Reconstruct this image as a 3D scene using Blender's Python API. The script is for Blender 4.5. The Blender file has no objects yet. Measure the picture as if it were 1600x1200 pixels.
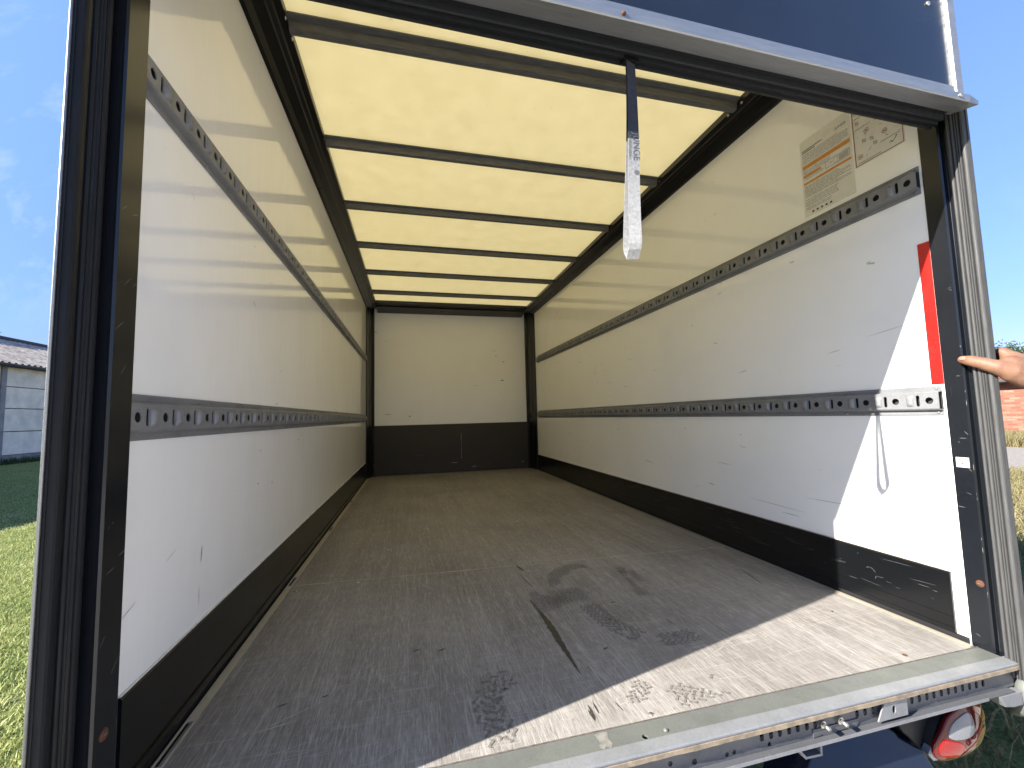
import bpy, bmesh, math, random
import numpy as np
from mathutils import Vector, Matrix, noise

random.seed(7)
rng = np.random.default_rng(7)
S = bpy.context.scene
COL = S.collection

# ------------------------------------------------------------------ camera
cam_d = bpy.data.cameras.new('camera')
cam_d.sensor_width = 36.0
cam_d.lens = 643.39 / 1600 * 36
cam_d.clip_start = 0.02
cam_d.clip_end = 500
cam = bpy.data.objects.new('camera', cam_d)
COL.objects.link(cam)
R = Vector((0.97166325, -0.23506565, -0.02479266))
U = Vector((0.00577189, -0.08126208, 0.99667606))
F = Vector((0.23629901, 0.96857659, 0.0776026))
m3 = Matrix((R, U, -F)).transposed()
cam.matrix_world = Matrix.Translation((0.5278, -0.9467, 0.6921)) @ m3.to_4x4()
S.camera = cam

# ------------------------------------------------------------------ sky and sun
LIGHT = Vector((1.0, 0.244, -0.615)).normalized()       # the way sunlight travels
SUN_EL = math.asin(-LIGHT.z)
SUN_ROT = math.atan2(-LIGHT.x, -LIGHT.y)
w = bpy.data.worlds.new('World')
S.world = w
w.use_nodes = True
nt = w.node_tree
nt.nodes.clear()
sky = nt.nodes.new('ShaderNodeTexSky')
sky.sky_type = 'NISHITA'
sky.sun_disc = False
sky.sun_elevation = SUN_EL
sky.sun_rotation = SUN_ROT
sky.air_density = 0.85
sky.altitude = 400
sky.dust_density = 0.05
sky.ozone_density = 3.0
tc = nt.nodes.new('ShaderNodeTexCoord')
mp = nt.nodes.new('ShaderNodeMapping')
mp.inputs['Rotation'].default_value = (0.5, 0.35, 0.9)
mp.inputs['Scale'].default_value = (1.5, 11.0, 5.0)
n1 = nt.nodes.new('ShaderNodeTexNoise')
n1.inputs['Scale'].default_value = 2.2
n1.inputs['Detail'].default_value = 9
n1.inputs['Roughness'].default_value = 0.62
n1.inputs['Distortion'].default_value = 0.15
n2 = nt.nodes.new('ShaderNodeTexNoise')
n2.inputs['Scale'].default_value = 1.7
n2.inputs['Detail'].default_value = 3
r1 = nt.nodes.new('ShaderNodeValToRGB')
r1.color_ramp.elements[0].position = 0.50
r1.color_ramp.elements[1].position = 0.80
r2 = nt.nodes.new('ShaderNodeValToRGB')
r2.color_ramp.elements[0].position = 0.42
r2.color_ramp.elements[1].position = 0.66
mu = nt.nodes.new('ShaderNodeMath'); mu.operation = 'MULTIPLY'
mu2 = nt.nodes.new('ShaderNodeMath'); mu2.operation = 'MULTIPLY'; mu2.inputs[1].default_value = 0.8
mx = nt.nodes.new('ShaderNodeMixRGB')
mx.inputs[2].default_value = (2.9, 3.1, 3.4, 1)
bg = nt.nodes.new('ShaderNodeBackground')
bg.inputs['Strength'].default_value = 0.060
out = nt.nodes.new('ShaderNodeOutputWorld')
L = nt.links.new
L(tc.outputs['Generated'], mp.inputs['Vector'])
L(mp.outputs[0], n1.inputs['Vector'])
L(tc.outputs['Generated'], n2.inputs['Vector'])
L(n1.outputs['Fac'], r1.inputs[0]); L(n2.outputs['Fac'], r2.inputs[0])
L(r1.outputs[0], mu.inputs[0]); L(r2.outputs[0], mu.inputs[1])
L(mu.outputs[0], mu2.inputs[0]); L(mu2.outputs[0], mx.inputs[0])
hs = nt.nodes.new('ShaderNodeHueSaturation'); hs.inputs['Saturation'].default_value = 1.07; hs.inputs['Value'].default_value = 0.95
L(sky.outputs[0], hs.inputs['Color'])
# a clear, dry day: little haze, so the sky stays even down to the horizon all round
sz = nt.nodes.new('ShaderNodeSeparateXYZ'); L(tc.outputs['Generated'], sz.inputs[0])
rz_ = nt.nodes.new('ShaderNodeValToRGB'); e_ = rz_.color_ramp.elements
e_[0].position = 0.0; e_[0].color = (0.29, 0.215, 0.27, 1)
e_[1].position = 0.60; e_[1].color = (1.15, 1.0, 0.98, 1)
e2 = e_.new(0.18); e2.color = (0.51, 0.47, 0.56, 1)
L(sz.outputs['Z'], rz_.inputs[0])
mz = nt.nodes.new('ShaderNodeMixRGB'); mz.blend_type = 'MULTIPLY'; mz.inputs[0].default_value = 1.0
L(hs.outputs[0], mz.inputs[1]); L(rz_.outputs[0], mz.inputs[2])
L(mz.outputs[0], mx.inputs[1]); L(mx.outputs[0], bg.inputs['Color'])
L(bg.outputs[0], out.inputs['Surface'])

sun_d = bpy.data.lights.new('sun', 'SUN')
sun_d.energy = 2.3
sun_d.angle = math.radians(0.45)
sun_d.color = (1.0, 0.95, 0.87)
sun = bpy.data.objects.new('sun', sun_d)
COL.objects.link(sun)
sun.rotation_mode = 'QUATERNION'
sun.rotation_quaternion = LIGHT.to_track_quat('-Z', 'Y')
sun.location = (-10, -3, 8)

vs = S.view_settings
vs.view_transform = 'Standard'
vs.look = 'None'
vs.exposure = 2.82
vs.gamma = 1.0
vs.use_curve_mapping = False
S.cycles.use_denoising = True
S.cycles.max_bounces = 14
S.cycles.diffuse_bounces = 8
S.cycles.glossy_bounces = 5
S.cycles.transmission_bounces = 6
S.cycles.sample_clamp_indirect = 8.0

# ------------------------------------------------------------------ materials
MATS = {}

def nodes_of(name):
    m = bpy.data.materials.new(name)
    m.use_nodes = True
    t = m.node_tree
    b = t.nodes['Principled BSDF']
    MATS[name] = m
    return m, t, b

def noise_n(t, scale, detail=4, rough=0.55, vec=None, stretch=None, rot=None):
    n = t.nodes.new('ShaderNodeTexNoise')
    n.inputs['Scale'].default_value = scale
    n.inputs['Detail'].default_value = detail
    n.inputs['Roughness'].default_value = rough
    c = t.nodes.new('ShaderNodeTexCoord')
    src = c.outputs['Object']
    if stretch or rot:
        mp = t.nodes.new('ShaderNodeMapping')
        if stretch: mp.inputs['Scale'].default_value = stretch
        if rot: mp.inputs['Rotation'].default_value = rot
        t.links.new(src, mp.inputs['Vector'])
        src = mp.outputs[0]
    t.links.new(src, n.inputs['Vector'])
    return n.outputs['Fac']

def ramp(t, fac, stops):
    r = t.nodes.new('ShaderNodeValToRGB')
    e = r.color_ramp.elements
    while len(e) < len(stops): e.new(0.5)
    for i, (p, c) in enumerate(stops):
        e[i].position = p
        e[i].color = (*c, 1) if len(c) == 3 else c
    t.links.new(fac, r.inputs[0])
    return r.outputs[0]

def mix(t, fac, a, b, mode='MIX'):
    m = t.nodes.new('ShaderNodeMixRGB')
    m.blend_type = mode
    for i, v in ((0, fac), (1, a), (2, b)):
        if hasattr(v, 'is_output'): t.links.new(v, m.inputs[i])
        elif i == 0: m.inputs[0].default_value = v
        else: m.inputs[i].default_value = (*v, 1)
    return m.outputs[0]

def bump(t, b, h, strength, dist):
    n = t.nodes.new('ShaderNodeBump')
    n.inputs['Strength'].default_value = strength
    n.inputs['Distance'].default_value = dist
    t.links.new(h, n.inputs['Height'])
    t.links.new(n.outputs[0], b.inputs['Normal'])
    return n

def simple(name, col, rough=0.5, metal=0.0, var=0.15, scale=18, bumpd=0.0, spec=0.5, coat=0.0, rvar=0.12, stretch=None):
    m, t, b = nodes_of(name)
    f = noise_n(t, scale, 6, 0.6, stretch=stretch)
    lo = tuple(c * (1 - var) for c in col); hi = tuple(min(1, c * (1 + var)) for c in col)
    t.links.new(ramp(t, f, [(0.3, lo), (0.7, hi)]), b.inputs['Base Color'])
    t.links.new(ramp(t, noise_n(t, scale * 0.43, 5, stretch=stretch), [(0.3, (max(0.02, rough - rvar),) * 3), (0.75, (min(1, rough + rvar),) * 3)]), b.inputs['Roughness'])
    b.inputs['Metallic'].default_value = metal
    b.inputs['Specular IOR Level'].default_value = spec
    b.inputs['Coat Weight'].default_value = coat
    b.inputs['Coat Roughness'].default_value = 0.06
    if bumpd: bump(t, b, noise_n(t, scale * 6, 4), 0.5, bumpd)
    return m

def make_gelcoat(name, rough):
    m, t, b = nodes_of(name)
    dirt = noise_n(t, 3.0, 8, 0.65)
    base = ramp(t, dirt, [(0.25, (0.88, 0.87, 0.84)), (0.6, (0.92, 0.91, 0.885))])
    # small scuffs: short dark strokes
    sc = noise_n(t, 5.0, 2, 0.5, stretch=(1, 2.2, 9))
    sc2 = noise_n(t, 2.4, 2, 0.5)
    mk = t.nodes.new('ShaderNodeMath'); mk.operation = 'MULTIPLY'
    t.links.new(ramp(t, sc, [(0.735, (0, 0, 0)), (0.76, (1, 1, 1))]), mk.inputs[0])
    t.links.new(ramp(t, sc2, [(0.5, (0, 0, 0)), (0.62, (1, 1, 1))]), mk.inputs[1])
    col = mix(t, mk.outputs[0], base, (0.34, 0.33, 0.31))
    t.links.new(col, b.inputs['Base Color'])
    b.inputs['Roughness'].default_value = rough
    b.inputs['IOR'].default_value = 1.52
    n1 = noise_n(t, 1.0, 3, 0.55, stretch=(14, 15, 3.2))
    n2 = noise_n(t, 1.0, 2, 0.5, stretch=(1.7, 1.9, 1.1))
    ad = t.nodes.new('ShaderNodeMath'); ad.operation = 'ADD'
    sm = t.nodes.new('ShaderNodeMath'); sm.operation = 'MULTIPLY'; sm.inputs[1].default_value = 3.0
    t.links.new(n2, sm.inputs[0])
    t.links.new(n1, ad.inputs[0]); t.links.new(sm.outputs[0], ad.inputs[1])
    bump(t, b, ad.outputs[0], 1.0, 0.0009)
    return m
make_gelcoat('white_gelcoat', 0.055)
make_gelcoat('bulkhead_gelcoat', 0.30)

def make_floor():
    m, t, b = nodes_of('floor_plywood')
    big = noise_n(t, 1.6, 6, 0.6)
    base = ramp(t, big, [(0.3, (0.168, 0.155, 0.140)), (0.5, (0.238, 0.222, 0.205)), (0.72, (0.315, 0.292, 0.265))])
    fib = noise_n(t, 1.0, 7, 0.7, stretch=(210, 26, 1), rot=(0, 0, 0.06))
    fib2 = noise_n(t, 1.0, 7, 0.72, stretch=(8, 120, 1), rot=(0, 0, -0.03))
    c1 = mix(t, ramp(t, fib, [(0.34, (0.65,) * 3), (0.50, (0.0,) * 3)]), base, (0.125, 0.112, 0.098))
    c2 = mix(t, ramp(t, fib, [(0.52, (0.0,) * 3), (0.68, (0.65,) * 3)]), c1, (0.44, 0.41, 0.37))
    c3 = mix(t, ramp(t, fib2, [(0.54, (0.0,) * 3), (0.72, (0.4,) * 3)]), c2, (0.40, 0.37, 0.33))
    def hair(stretch, rot, lo, hi, amt, prev, col):
        n = noise_n(t, 1.0, 3, 0.6, stretch=stretch, rot=(0, 0, rot))
        return mix(t, ramp(t, n, [(lo - 0.008, (0,) * 3), ((lo + hi) / 2, (amt,) * 3), (hi + 0.008, (0,) * 3)]), prev, col)
    c3 = hair((34, 1.1, 1), 0.05, 0.495, 0.503, 0.55, c3, (0.46, 0.43, 0.385))
    c3 = hair((26, 1.6, 1), -0.22, 0.535, 0.541, 0.5, c3, (0.46, 0.43, 0.385))
    c3 = hair((22, 1.3, 1), 0.42, 0.56, 0.566, 0.45, c3, (0.44, 0.41, 0.37))
    c3 = hair((1.5, 24, 1), 0.12, 0.545, 0.551, 0.4, c3, (0.42, 0.39, 0.35))
    c3 = hair((40, 1.5, 1), 0.02, 0.44, 0.447, 0.5, c3, (0.10, 0.088, 0.075))
    streak = noise_n(t, 1.0, 5, 0.6, stretch=(11, 1.1, 1), rot=(0, 0, 0.03))
    c3 = mix(t, ramp(t, streak, [(0.35, (0.28,) * 3), (0.5, (0.0,) * 3)]), c3, (0.15, 0.132, 0.112))
    c3 = mix(t, ramp(t, streak, [(0.52, (0.0,) * 3), (0.68, (0.25,) * 3)]), c3, (0.34, 0.318, 0.288))
    patch = noise_n(t, 4.2, 5, 0.6)
    c4 = mix(t, ramp(t, patch, [(0.60, (0.0,) * 3), (0.78, (0.5,) * 3)]), c3, (0.185, 0.155, 0.13))
    speck = noise_n(t, 60, 2, 0.5)
    c5 = mix(t, ramp(t, speck, [(0.70, (0.0,) * 3), (0.76, (0.6,) * 3)]), c4, (0.11, 0.10, 0.09))
    t.links.new(c5, b.inputs['Base Color'])
    t.links.new(ramp(t, fib, [(0.3, (0.42,) * 3), (0.7, (0.62,) * 3)]), b.inputs['Roughness'])
    b.inputs['Specular IOR Level'].default_value = 0.42
    weave = t.nodes.new('ShaderNodeTexWave'); weave.inputs['Scale'].default_value = 110
    weave.inputs['Distortion'].default_value = 3
    tcx = t.nodes.new('ShaderNodeTexCoord'); t.links.new(tcx.outputs['Object'], weave.inputs['Vector'])
    ad = t.nodes.new('ShaderNodeMath'); ad.operation = 'ADD'
    t.links.new(fib, ad.inputs[0]); t.links.new(weave.outputs['Fac'], ad.inputs[1])
    bump(t, b, ad.outputs[0], 0.35, 0.0007)
    return m
make_floor()

def make_roof():
    m, t, b = nodes_of('translucent_roof')
    f = noise_n(t, 9, 7, 0.65)
    spots = noise_n(t, 38, 2, 0.5)
    col = ramp(t, f, [(0.25, (0.63, 0.505, 0.21)), (0.7, (0.77, 0.635, 0.29))])
    col = mix(t, ramp(t, spots, [(0.70, (0,) * 3), (0.75, (0.7,) * 3)]), col, (0.34, 0.28, 0.13))
    tr = t.nodes.new('ShaderNodeBsdfTranslucent')
    df = t.nodes.new('ShaderNodeBsdfDiffuse')
    gl = t.nodes.new('ShaderNodeBsdfGlossy'); gl.inputs['Roughness'].default_value = 0.35
    t.links.new(col, tr.inputs['Color'])
    df.inputs['Color'].default_value = (0.88, 0.78, 0.50, 1)
    ms = t.nodes.new('ShaderNodeMixShader'); ms.inputs[0].default_value = 0.29
    t.links.new(df.outputs[0], ms.inputs[1]); t.links.new(tr.outputs[0], ms.inputs[2])
    m2 = t.nodes.new('ShaderNodeMixShader'); m2.inputs[0].default_value = 0.04
    t.links.new(ms.outputs[0], m2.inputs[1]); t.links.new(gl.outputs[0], m2.inputs[2])
    t.links.new(m2.outputs[0], t.nodes['Material Output'].inputs['Surface'])
    return m
make_roof()

def scratched(name, col, rough, scr=(0.16, 0.16, 0.165), amount=0.5, coat=0.0, stretch=(60, 3, 6)):
    m, t, b = nodes_of(name)
    f = noise_n(t, 7, 5, 0.6)
    base = ramp(t, f, [(0.3, tuple(c * 0.92 for c in col)), (0.7, tuple(c * 1.08 for c in col))])
    s = noise_n(t, 1.0, 5, 0.7, stretch=stretch, rot=(0.25, 0.0, 0.2))
    g = noise_n(t, 3.3, 3, 0.6)
    mk = t.nodes.new('ShaderNodeMath'); mk.operation = 'MULTIPLY'
    t.links.new(ramp(t, s, [(0.64, (0,) * 3), (0.74, (amount,) * 3)]), mk.inputs[0])
    t.links.new(ramp(t, g, [(0.45, (0,) * 3), (0.62, (1,) * 3)]), mk.inputs[1])
    t.links.new(mix(t, mk.outputs[0], base, scr), b.inputs['Base Color'])
    t.links.new(ramp(t, f, [(0.3, (max(0.03, rough - 0.03),) * 3), (0.7, (rough + 0.03,) * 3)]), b.inputs['Roughness'])
    b.inputs['Coat Weight'].default_value = coat
    b.inputs['Coat Roughness'].default_value = 0.05
    bump(t, b, noise_n(t, 2.5, 2), 0.10, 0.002)
    return m
scratched('black_post', (0.0075, 0.009, 0.0118), 0.20, amount=0.12, stretch=(40, 60, 5))
scratched('kick_black', (0.004, 0.0046, 0.0056), 0.24, amount=0.10, stretch=(5, 4, 75))
scratched('bulkhead_grey', (0.034, 0.0275, 0.021), 0.6, scr=(0.2, 0.19, 0.17), amount=0.35, stretch=(6, 30, 40))
simple('frame_black', (0.004, 0.004, 0.005), 0.30, var=0.1, scale=10, rvar=0.03)
simple('bow_grey', (0.085, 0.085, 0.082), 0.42, var=0.3, scale=9, stretch=(2, 14, 14))
simple('rubber', (0.010, 0.011, 0.013), 0.5, spec=0.25, var=0.3, scale=14, bumpd=0.0006, stretch=(14, 14, 1.2))
simple('rubber_dusty', (0.062, 0.062, 0.061), 0.62, var=0.25, scale=14, bumpd=0.0006, stretch=(14, 14, 1.2))
simple('navy_paint', (0.0095, 0.0135, 0.025), 0.25, var=0.12, scale=6, coat=0.1)
simple('aluminium', (0.34, 0.35, 0.36), 0.5, metal=0.8, var=0.10, scale=20, stretch=(1, 18, 18))
simple('floor_trim_sunlit', (0.27, 0.245, 0.195), 0.5, metal=0.15, var=0.15, scale=26, stretch=(20, 1.5, 20))
def make_galv(name, col, met):
    m, t, b = nodes_of(name)
    v = t.nodes.new('ShaderNodeTexVoronoi'); v.inputs['Scale'].default_value = 260
    c = t.nodes.new('ShaderNodeTexCoord'); t.links.new(c.outputs['Object'], v.inputs['Vector'])
    bw = t.nodes.new('ShaderNodeRGBToBW'); t.links.new(v.outputs['Color'], bw.inputs[0])
    a = ramp(t, bw.outputs[0], [(0.2, tuple(x * 0.94 for x in col)), (0.8, tuple(min(1, x * 1.05) for x in col))])
    d = noise_n(t, 9, 7, 0.65)
    a = mix(t, ramp(t, d, [(0.45, (0,) * 3), (0.72, (0.6,) * 3)]), a, tuple(x * 0.62 for x in col))
    s = noise_n(t, 1, 6, 0.7, stretch=(25, 25, 90))
    a = mix(t, ramp(t, s, [(0.62, (0,) * 3), (0.74, (0.5,) * 3)]), a, tuple(min(1, x * 1.5) for x in col))
    t.links.new(a, b.inputs['Base Color'])
    b.inputs['Metallic'].default_value = met
    t.links.new(ramp(t, d, [(0.3, (0.46,) * 3), (0.7, (0.62,) * 3)]), b.inputs['Roughness'])
    bump(t, b, d, 0.2, 0.0008)
make_galv('galvanised', (0.22, 0.225, 0.235), 0.25)
make_galv('galvanised_sill', (0.15, 0.158, 0.142), 0.2)
make_galv('galvanised_bright', (0.25, 0.258, 0.265), 0.3)
make_galv('galvanised_dark', (0.12, 0.123, 0.13), 0.3)
simple('worn_edge', (0.22, 0.175, 0.12), 0.7, var=0.35, scale=40, bumpd=0.001)
simple('dark_edge', (0.10, 0.085, 0.09), 0.6, var=0.3, scale=40)
simple('dirt_line', (0.13, 0.105, 0.09), 0.9, var=0.4, scale=80)
simple('seam_dust', (0.44, 0.39, 0.33), 0.9, var=0.3, scale=60)
simple('rail_hole_shade', (0.03, 0.03, 0.03), 0.8)
simple('smear', (0.185, 0.175, 0.15), 0.9, var=0.3, scale=60)
simple('floor_trim_shaded', (0.46, 0.42, 0.33), 0.5, metal=0.1, var=0.15, scale=26, stretch=(20, 1.5, 20))
simple('black_matte', (0.010, 0.010, 0.011), 0.7, var=0.2)
simple('hole_dark', (0.006, 0.006, 0.006), 0.9)
simple('red_tape', (0.55, 0.012, 0.010), 0.28, var=0.06, scale=30, coat=0.4)
simple('paper_white', (0.42, 0.42, 0.42), 0.35, var=0.03, scale=30)
simple('film_white', (0.70, 0.685, 0.64), 0.30, var=0.03, scale=30)
simple('print_grey', (0.15, 0.145, 0.14), 0.5, var=0.15, scale=90)
simple('print_black', (0.03, 0.03, 0.03), 0.5, var=0.1)
simple('print_orange', (0.60, 0.24, 0.035), 0.45, var=0.12, scale=60)
simple('print_red', (0.25, 0.03, 0.04), 0.45, var=0.1)
simple('rust', (0.10, 0.038, 0.018), 0.85, var=0.5, scale=120, bumpd=0.001)
simple('screw_steel', (0.55, 0.53, 0.48), 0.35, metal=0.9, var=0.2, scale=60)
simple('strap_grey', (0.24, 0.24, 0.237), 0.85, var=0.22, scale=160, bumpd=0.0008)
simple('strap_print', (0.10, 0.10, 0.11), 0.8, var=0.2, scale=120)
simple('tread_dirt', (0.165, 0.150, 0.134), 0.7, var=0.35, scale=120)
simple('scratch_pale', (0.42, 0.395, 0.355), 0.7, var=0.2, scale=120)
simple('scuff_dark', (0.045, 0.040, 0.034), 0.55, var=0.4, scale=120)
simple('wall_scuff', (0.30, 0.29, 0.27), 0.5, var=0.3, scale=120)
simple('wall_scuff_pale', (0.60, 0.59, 0.56), 0.5, var=0.15, scale=120)
simple('kick_scuff', (0.11, 0.11, 0.115), 0.6, var=0.3, scale=120)
simple('tread_faint', (0.175, 0.158, 0.14), 0.7, var=0.25, scale=120)
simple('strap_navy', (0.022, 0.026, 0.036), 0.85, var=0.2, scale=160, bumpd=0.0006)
simple('tyre', (0.022, 0.022, 0.023), 0.75, var=0.25, scale=30)
simple('steel_rim', (0.30, 0.30, 0.31), 0.4, metal=0.6, var=0.15)

def lens(name, col, rough=0.06, trans=0.35):
    m, t, b = nodes_of(name)
    v = t.nodes.new('ShaderNodeTexWave'); v.inputs['Scale'].default_value = 70
    c = t.nodes.new('ShaderNodeTexCoord'); t.links.new(c.outputs['Object'], v.inputs['Vector'])
    a = ramp(t, v.outputs['Fac'], [(0.2, tuple(x * 0.72 for x in col)), (0.8, col)])
    t.links.new(a, b.inputs['Base Color'])
    b.inputs['Roughness'].default_value = rough
    b.inputs['Coat Weight'].default_value = 0.35
    b.inputs['Coat Roughness'].default_value = 0.05
    b.inputs['Specular IOR Level'].default_value = 0.25
    return m
lens('lens_red_dark', (0.10, 0.004, 0.005))
lens('lens_red', (0.30, 0.005, 0.004))
lens('lens_clear', (0.20, 0.21, 0.22))
lens('lens_amber', (0.20, 0.055, 0.012))
lens('lens_reflection', (0.11, 0.04, 0.024))

def make_skin():
    m, t, b = nodes_of('skin')
    f = noise_n(t, 45, 6, 0.6)
    f2 = noise_n(t, 9, 3, 0.5)
    a = ramp(t, f, [(0.3, (0.165, 0.082, 0.048)), (0.7, (0.235, 0.124, 0.076))])
    a = mix(t, ramp(t, f2, [(0.5, (0,) * 3), (0.75, (0.35,) * 3)]), a, (0.22, 0.080, 0.054))
    t.links.new(a, b.inputs['Base Color'])
    b.inputs['Roughness'].default_value = 0.6
    b.inputs['Subsurface Weight'].default_value = 0.12
    b.inputs['Subsurface Radius'].default_value = (0.01, 0.004, 0.002)
    wv = noise_n(t, 1, 4, 0.6, stretch=(160, 60, 160))
    bump(t, b, wv, 0.5, 0.0012)
make_skin()
simple('nail', (0.27, 0.16, 0.115), 0.5, var=0.05)
simple('shirt_cloth', (0.05, 0.07, 0.11), 0.9, var=0.2, scale=60)
simple('trouser_cloth', (0.045, 0.045, 0.05), 0.9, var=0.2, scale=60)
simple('hair_brown', (0.05, 0.033, 0.022), 0.6, var=0.3, scale=80)
simple('shoe_leather', (0.03, 0.025, 0.02), 0.5)

def make_ground():
    m, t, b = nodes_of('ground_soil')
    f = noise_n(t, 0.7, 8, 0.65)
    a = ramp(t, f, [(0.3, (0.13, 0.16, 0.05)), (0.55, (0.20, 0.22, 0.08)), (0.75, (0.30, 0.27, 0.14))])
    g = noise_n(t, 40, 5, 0.7)
    a = mix(t, ramp(t, g, [(0.4, (0.6,) * 3), (0.6, (0,) * 3)]), a, (0.05, 0.065, 0.02))
    t.links.new(a, b.inputs['Base Color'])
    b.inputs['Roughness'].default_value = 0.95
    b.inputs['Specular IOR Level'].default_value = 0.1
    bump(t, b, g, 0.8, 0.03)
make_ground()

def make_grass(name, stops):
    m, t, b = nodes_of(name)
    f = noise_n(t, 2.0, 6, 0.65)
    g = noise_n(t, 60, 2, 0.6)
    a = ramp(t, f, stops)
    a = mix(t, 0.5, a, ramp(t, g, [(0.35, tuple(c * 0.6 for c in stops[0][1])), (0.65, tuple(c * 1.3 for c in stops[-1][1]))]))
    t.links.new(a, b.inputs['Base Color'])
    b.inputs['Roughness'].default_value = 0.6
    b.inputs['Specular IOR Level'].default_value = 0.2
    tr = t.nodes.new('ShaderNodeBsdfTranslucent'); t.links.new(a, tr.inputs['Color'])
    ms = t.nodes.new('ShaderNodeMixShader'); ms.inputs[0].default_value = 0.3
    t.links.new(b.outputs[0], ms.inputs[1]); t.links.new(tr.outputs[0], ms.inputs[2])
    t.links.new(ms.outputs[0], t.nodes['Material Output'].inputs['Surface'])
make_grass('lawn_grass', [(0.3, (0.20, 0.30, 0.065)), (0.55, (0.37, 0.43, 0.13)), (0.75, (0.56, 0.53, 0.28))])
make_grass('dry_grass', [(0.3, (0.13, 0.14, 0.045)), (0.55, (0.25, 0.21, 0.10)), (0.75, (0.36, 0.29, 0.17))])
make_grass('leaf_green', [(0.3, (0.035, 0.065, 0.02)), (0.55, (0.055, 0.09, 0.03)), (0.75, (0.10, 0.13, 0.05))])
simple('bark', (0.12, 0.09, 0.065), 0.9, var=0.4, scale=20, bumpd=0.01)
simple('gravel_track', (0.25, 0.225, 0.195), 0.95, var=0.3, scale=14, bumpd=0.02)
simple('bounce_gravel', (0.58, 0.54, 0.48), 0.95, var=0.3, scale=14, bumpd=0.02)  # kept extra pale for bounce light from the added yard
simple('concrete_panel', (0.80, 0.70, 0.57), 0.9, var=0.17, scale=2.2, bumpd=0.004)
simple('concrete_post', (0.26, 0.25, 0.24), 0.9, var=0.2, scale=3)
simple('concrete_base', (0.24, 0.225, 0.20), 0.9, var=0.35, scale=3)
simple('fibre_cement', (0.36, 0.31, 0.26), 0.8, var=0.55, scale=5.0, bumpd=0.004)
simple('roof_light', (0.55, 0.62, 0.70), 0.15, var=0.1)
simple('gutter_grey', (0.06, 0.055, 0.055), 0.8)
simple('pale_metal', (0.55, 0.56, 0.58), 0.4, metal=0.3)
simple('roof_tile_red', (0.22, 0.075, 0.05), 0.8, var=0.35, scale=6)
simple('shed_wood', (0.16, 0.11, 0.07), 0.85, var=0.35, scale=6)
def make_brick():
    m, t, b = nodes_of('brick_red')
    br = t.nodes.new('ShaderNodeTexBrick')
    c = t.nodes.new('ShaderNodeTexCoord')
    sx = t.nodes.new('ShaderNodeSeparateXYZ'); t.links.new(c.outputs['Object'], sx.inputs[0])
    cb = t.nodes.new('ShaderNodeCombineXYZ'); t.links.new(sx.outputs['Y'], cb.inputs['X']); t.links.new(sx.outputs['Z'], cb.inputs['Y'])
    t.links.new(cb.outputs[0], br.inputs['Vector'])
    br.inputs['Scale'].default_value = 1.0
    br.inputs['Brick Width'].default_value = 0.30
    br.inputs['Row Height'].default_value = 0.095
    br.inputs['Mortar Size'].default_value = 0.016
    br.inputs['Bias'].default_value = -0.25
    br.inputs['Color1'].default_value = (0.20, 0.070, 0.042, 1)
    br.inputs['Color2'].default_value = (0.36, 0.23, 0.16, 1)
    br.inputs['Mortar'].default_value = (0.23, 0.11, 0.075, 1)
    f = noise_n(t, 4, 5, 0.6)
    t.links.new(mix(t, ramp(t, f, [(0.4, (0.4,) * 3), (0.6, (0,) * 3)]), br.outputs['Color'], (0.19, 0.078, 0.05)), b.inputs['Base Color'])
    b.inputs['Roughness'].default_value = 0.9
    bump(t, b, br.outputs['Fac'], 0.4, -0.01)
make_brick()

# ------------------------------------------------------------------ builders
class MB:
    """collects simple shapes into one mesh"""
    def __init__(s):
        s.v = []; s.f = []; s.smooth = []
    def add(s, vs, fs, sm=False):
        o = len(s.v)
        s.v += [tuple(p) for p in vs]
        s.f += [tuple(i + o for i in q) for q in fs]
        s.smooth += [sm] * len(fs)
        return s
    def box(s, x0, x1, y0, y1, z0, z1):
        vs = [(x, y, z) for z in (z0, z1) for y in (y0, y1) for x in (x0, x1)]
        return s.add(vs, [(0, 2, 3, 1), (4, 5, 7, 6), (0, 1, 5, 4), (2, 6, 7, 3), (0, 4, 6, 2), (1, 3, 7, 5)])
    def prism(s, prof, fn0, fn1, sm=False, cap=True):
        n = len(prof)
        vs = [fn0(a, b) for a, b in prof] + [fn1(a, b) for a, b in prof]
        fs = [(i, (i + 1) % n, n + (i + 1) % n, n + i) for i in range(n)]
        if cap: fs += [tuple(range(n))[::-1], tuple(range(n, 2 * n))]
        return s.add(vs, fs, sm)
    def tube(s, pts, rad, n=8, sm=True):
        pts = [Vector(p) for p in pts]
        rad = rad if isinstance(rad, (list, tuple)) else [rad] * len(pts)
        vs = []; fs = []
        ref = Vector((0.13, 0.31, 0.94))
        for i, p in enumerate(pts):
            d = (pts[min(i + 1, len(pts) - 1)] - pts[max(i - 1, 0)]).normalized()
            a = d.cross(ref)
            if a.length < 0.1: a = d.cross(Vector((1, 0, 0)))
            a.normalize(); b = d.cross(a)
            for k in range(n):
                t = 2 * math.pi * k / n
                vs.append(p + (a * math.cos(t) + b * math.sin(t)) * rad[i])
        for i in range(len(pts) - 1):
            for k in range(n):
                fs.append((i * n + k, i * n + (k + 1) % n, (i + 1) * n + (k + 1) % n, (i + 1) * n + k))
        fs += [tuple(range(n))[::-1], tuple(range((len(pts) - 1) * n, len(pts) * n))]
        return s.add(vs, fs, sm)
    def mesh(s, name):
        me = bpy.data.meshes.new(name)
        me.from_pydata(s.v, [], s.f)
        me.polygons.foreach_set('use_smooth', s.smooth)
        me.validate()
        b = bmesh.new(); b.from_mesh(me)
        bmesh.ops.recalc_face_normals(b, faces=b.faces)
        b.to_mesh(me); b.free()
        return me
    def build(s, name, mat, parent=None, **kw):
        return obj(name, s.mesh(name), mat, parent, **kw)

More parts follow.
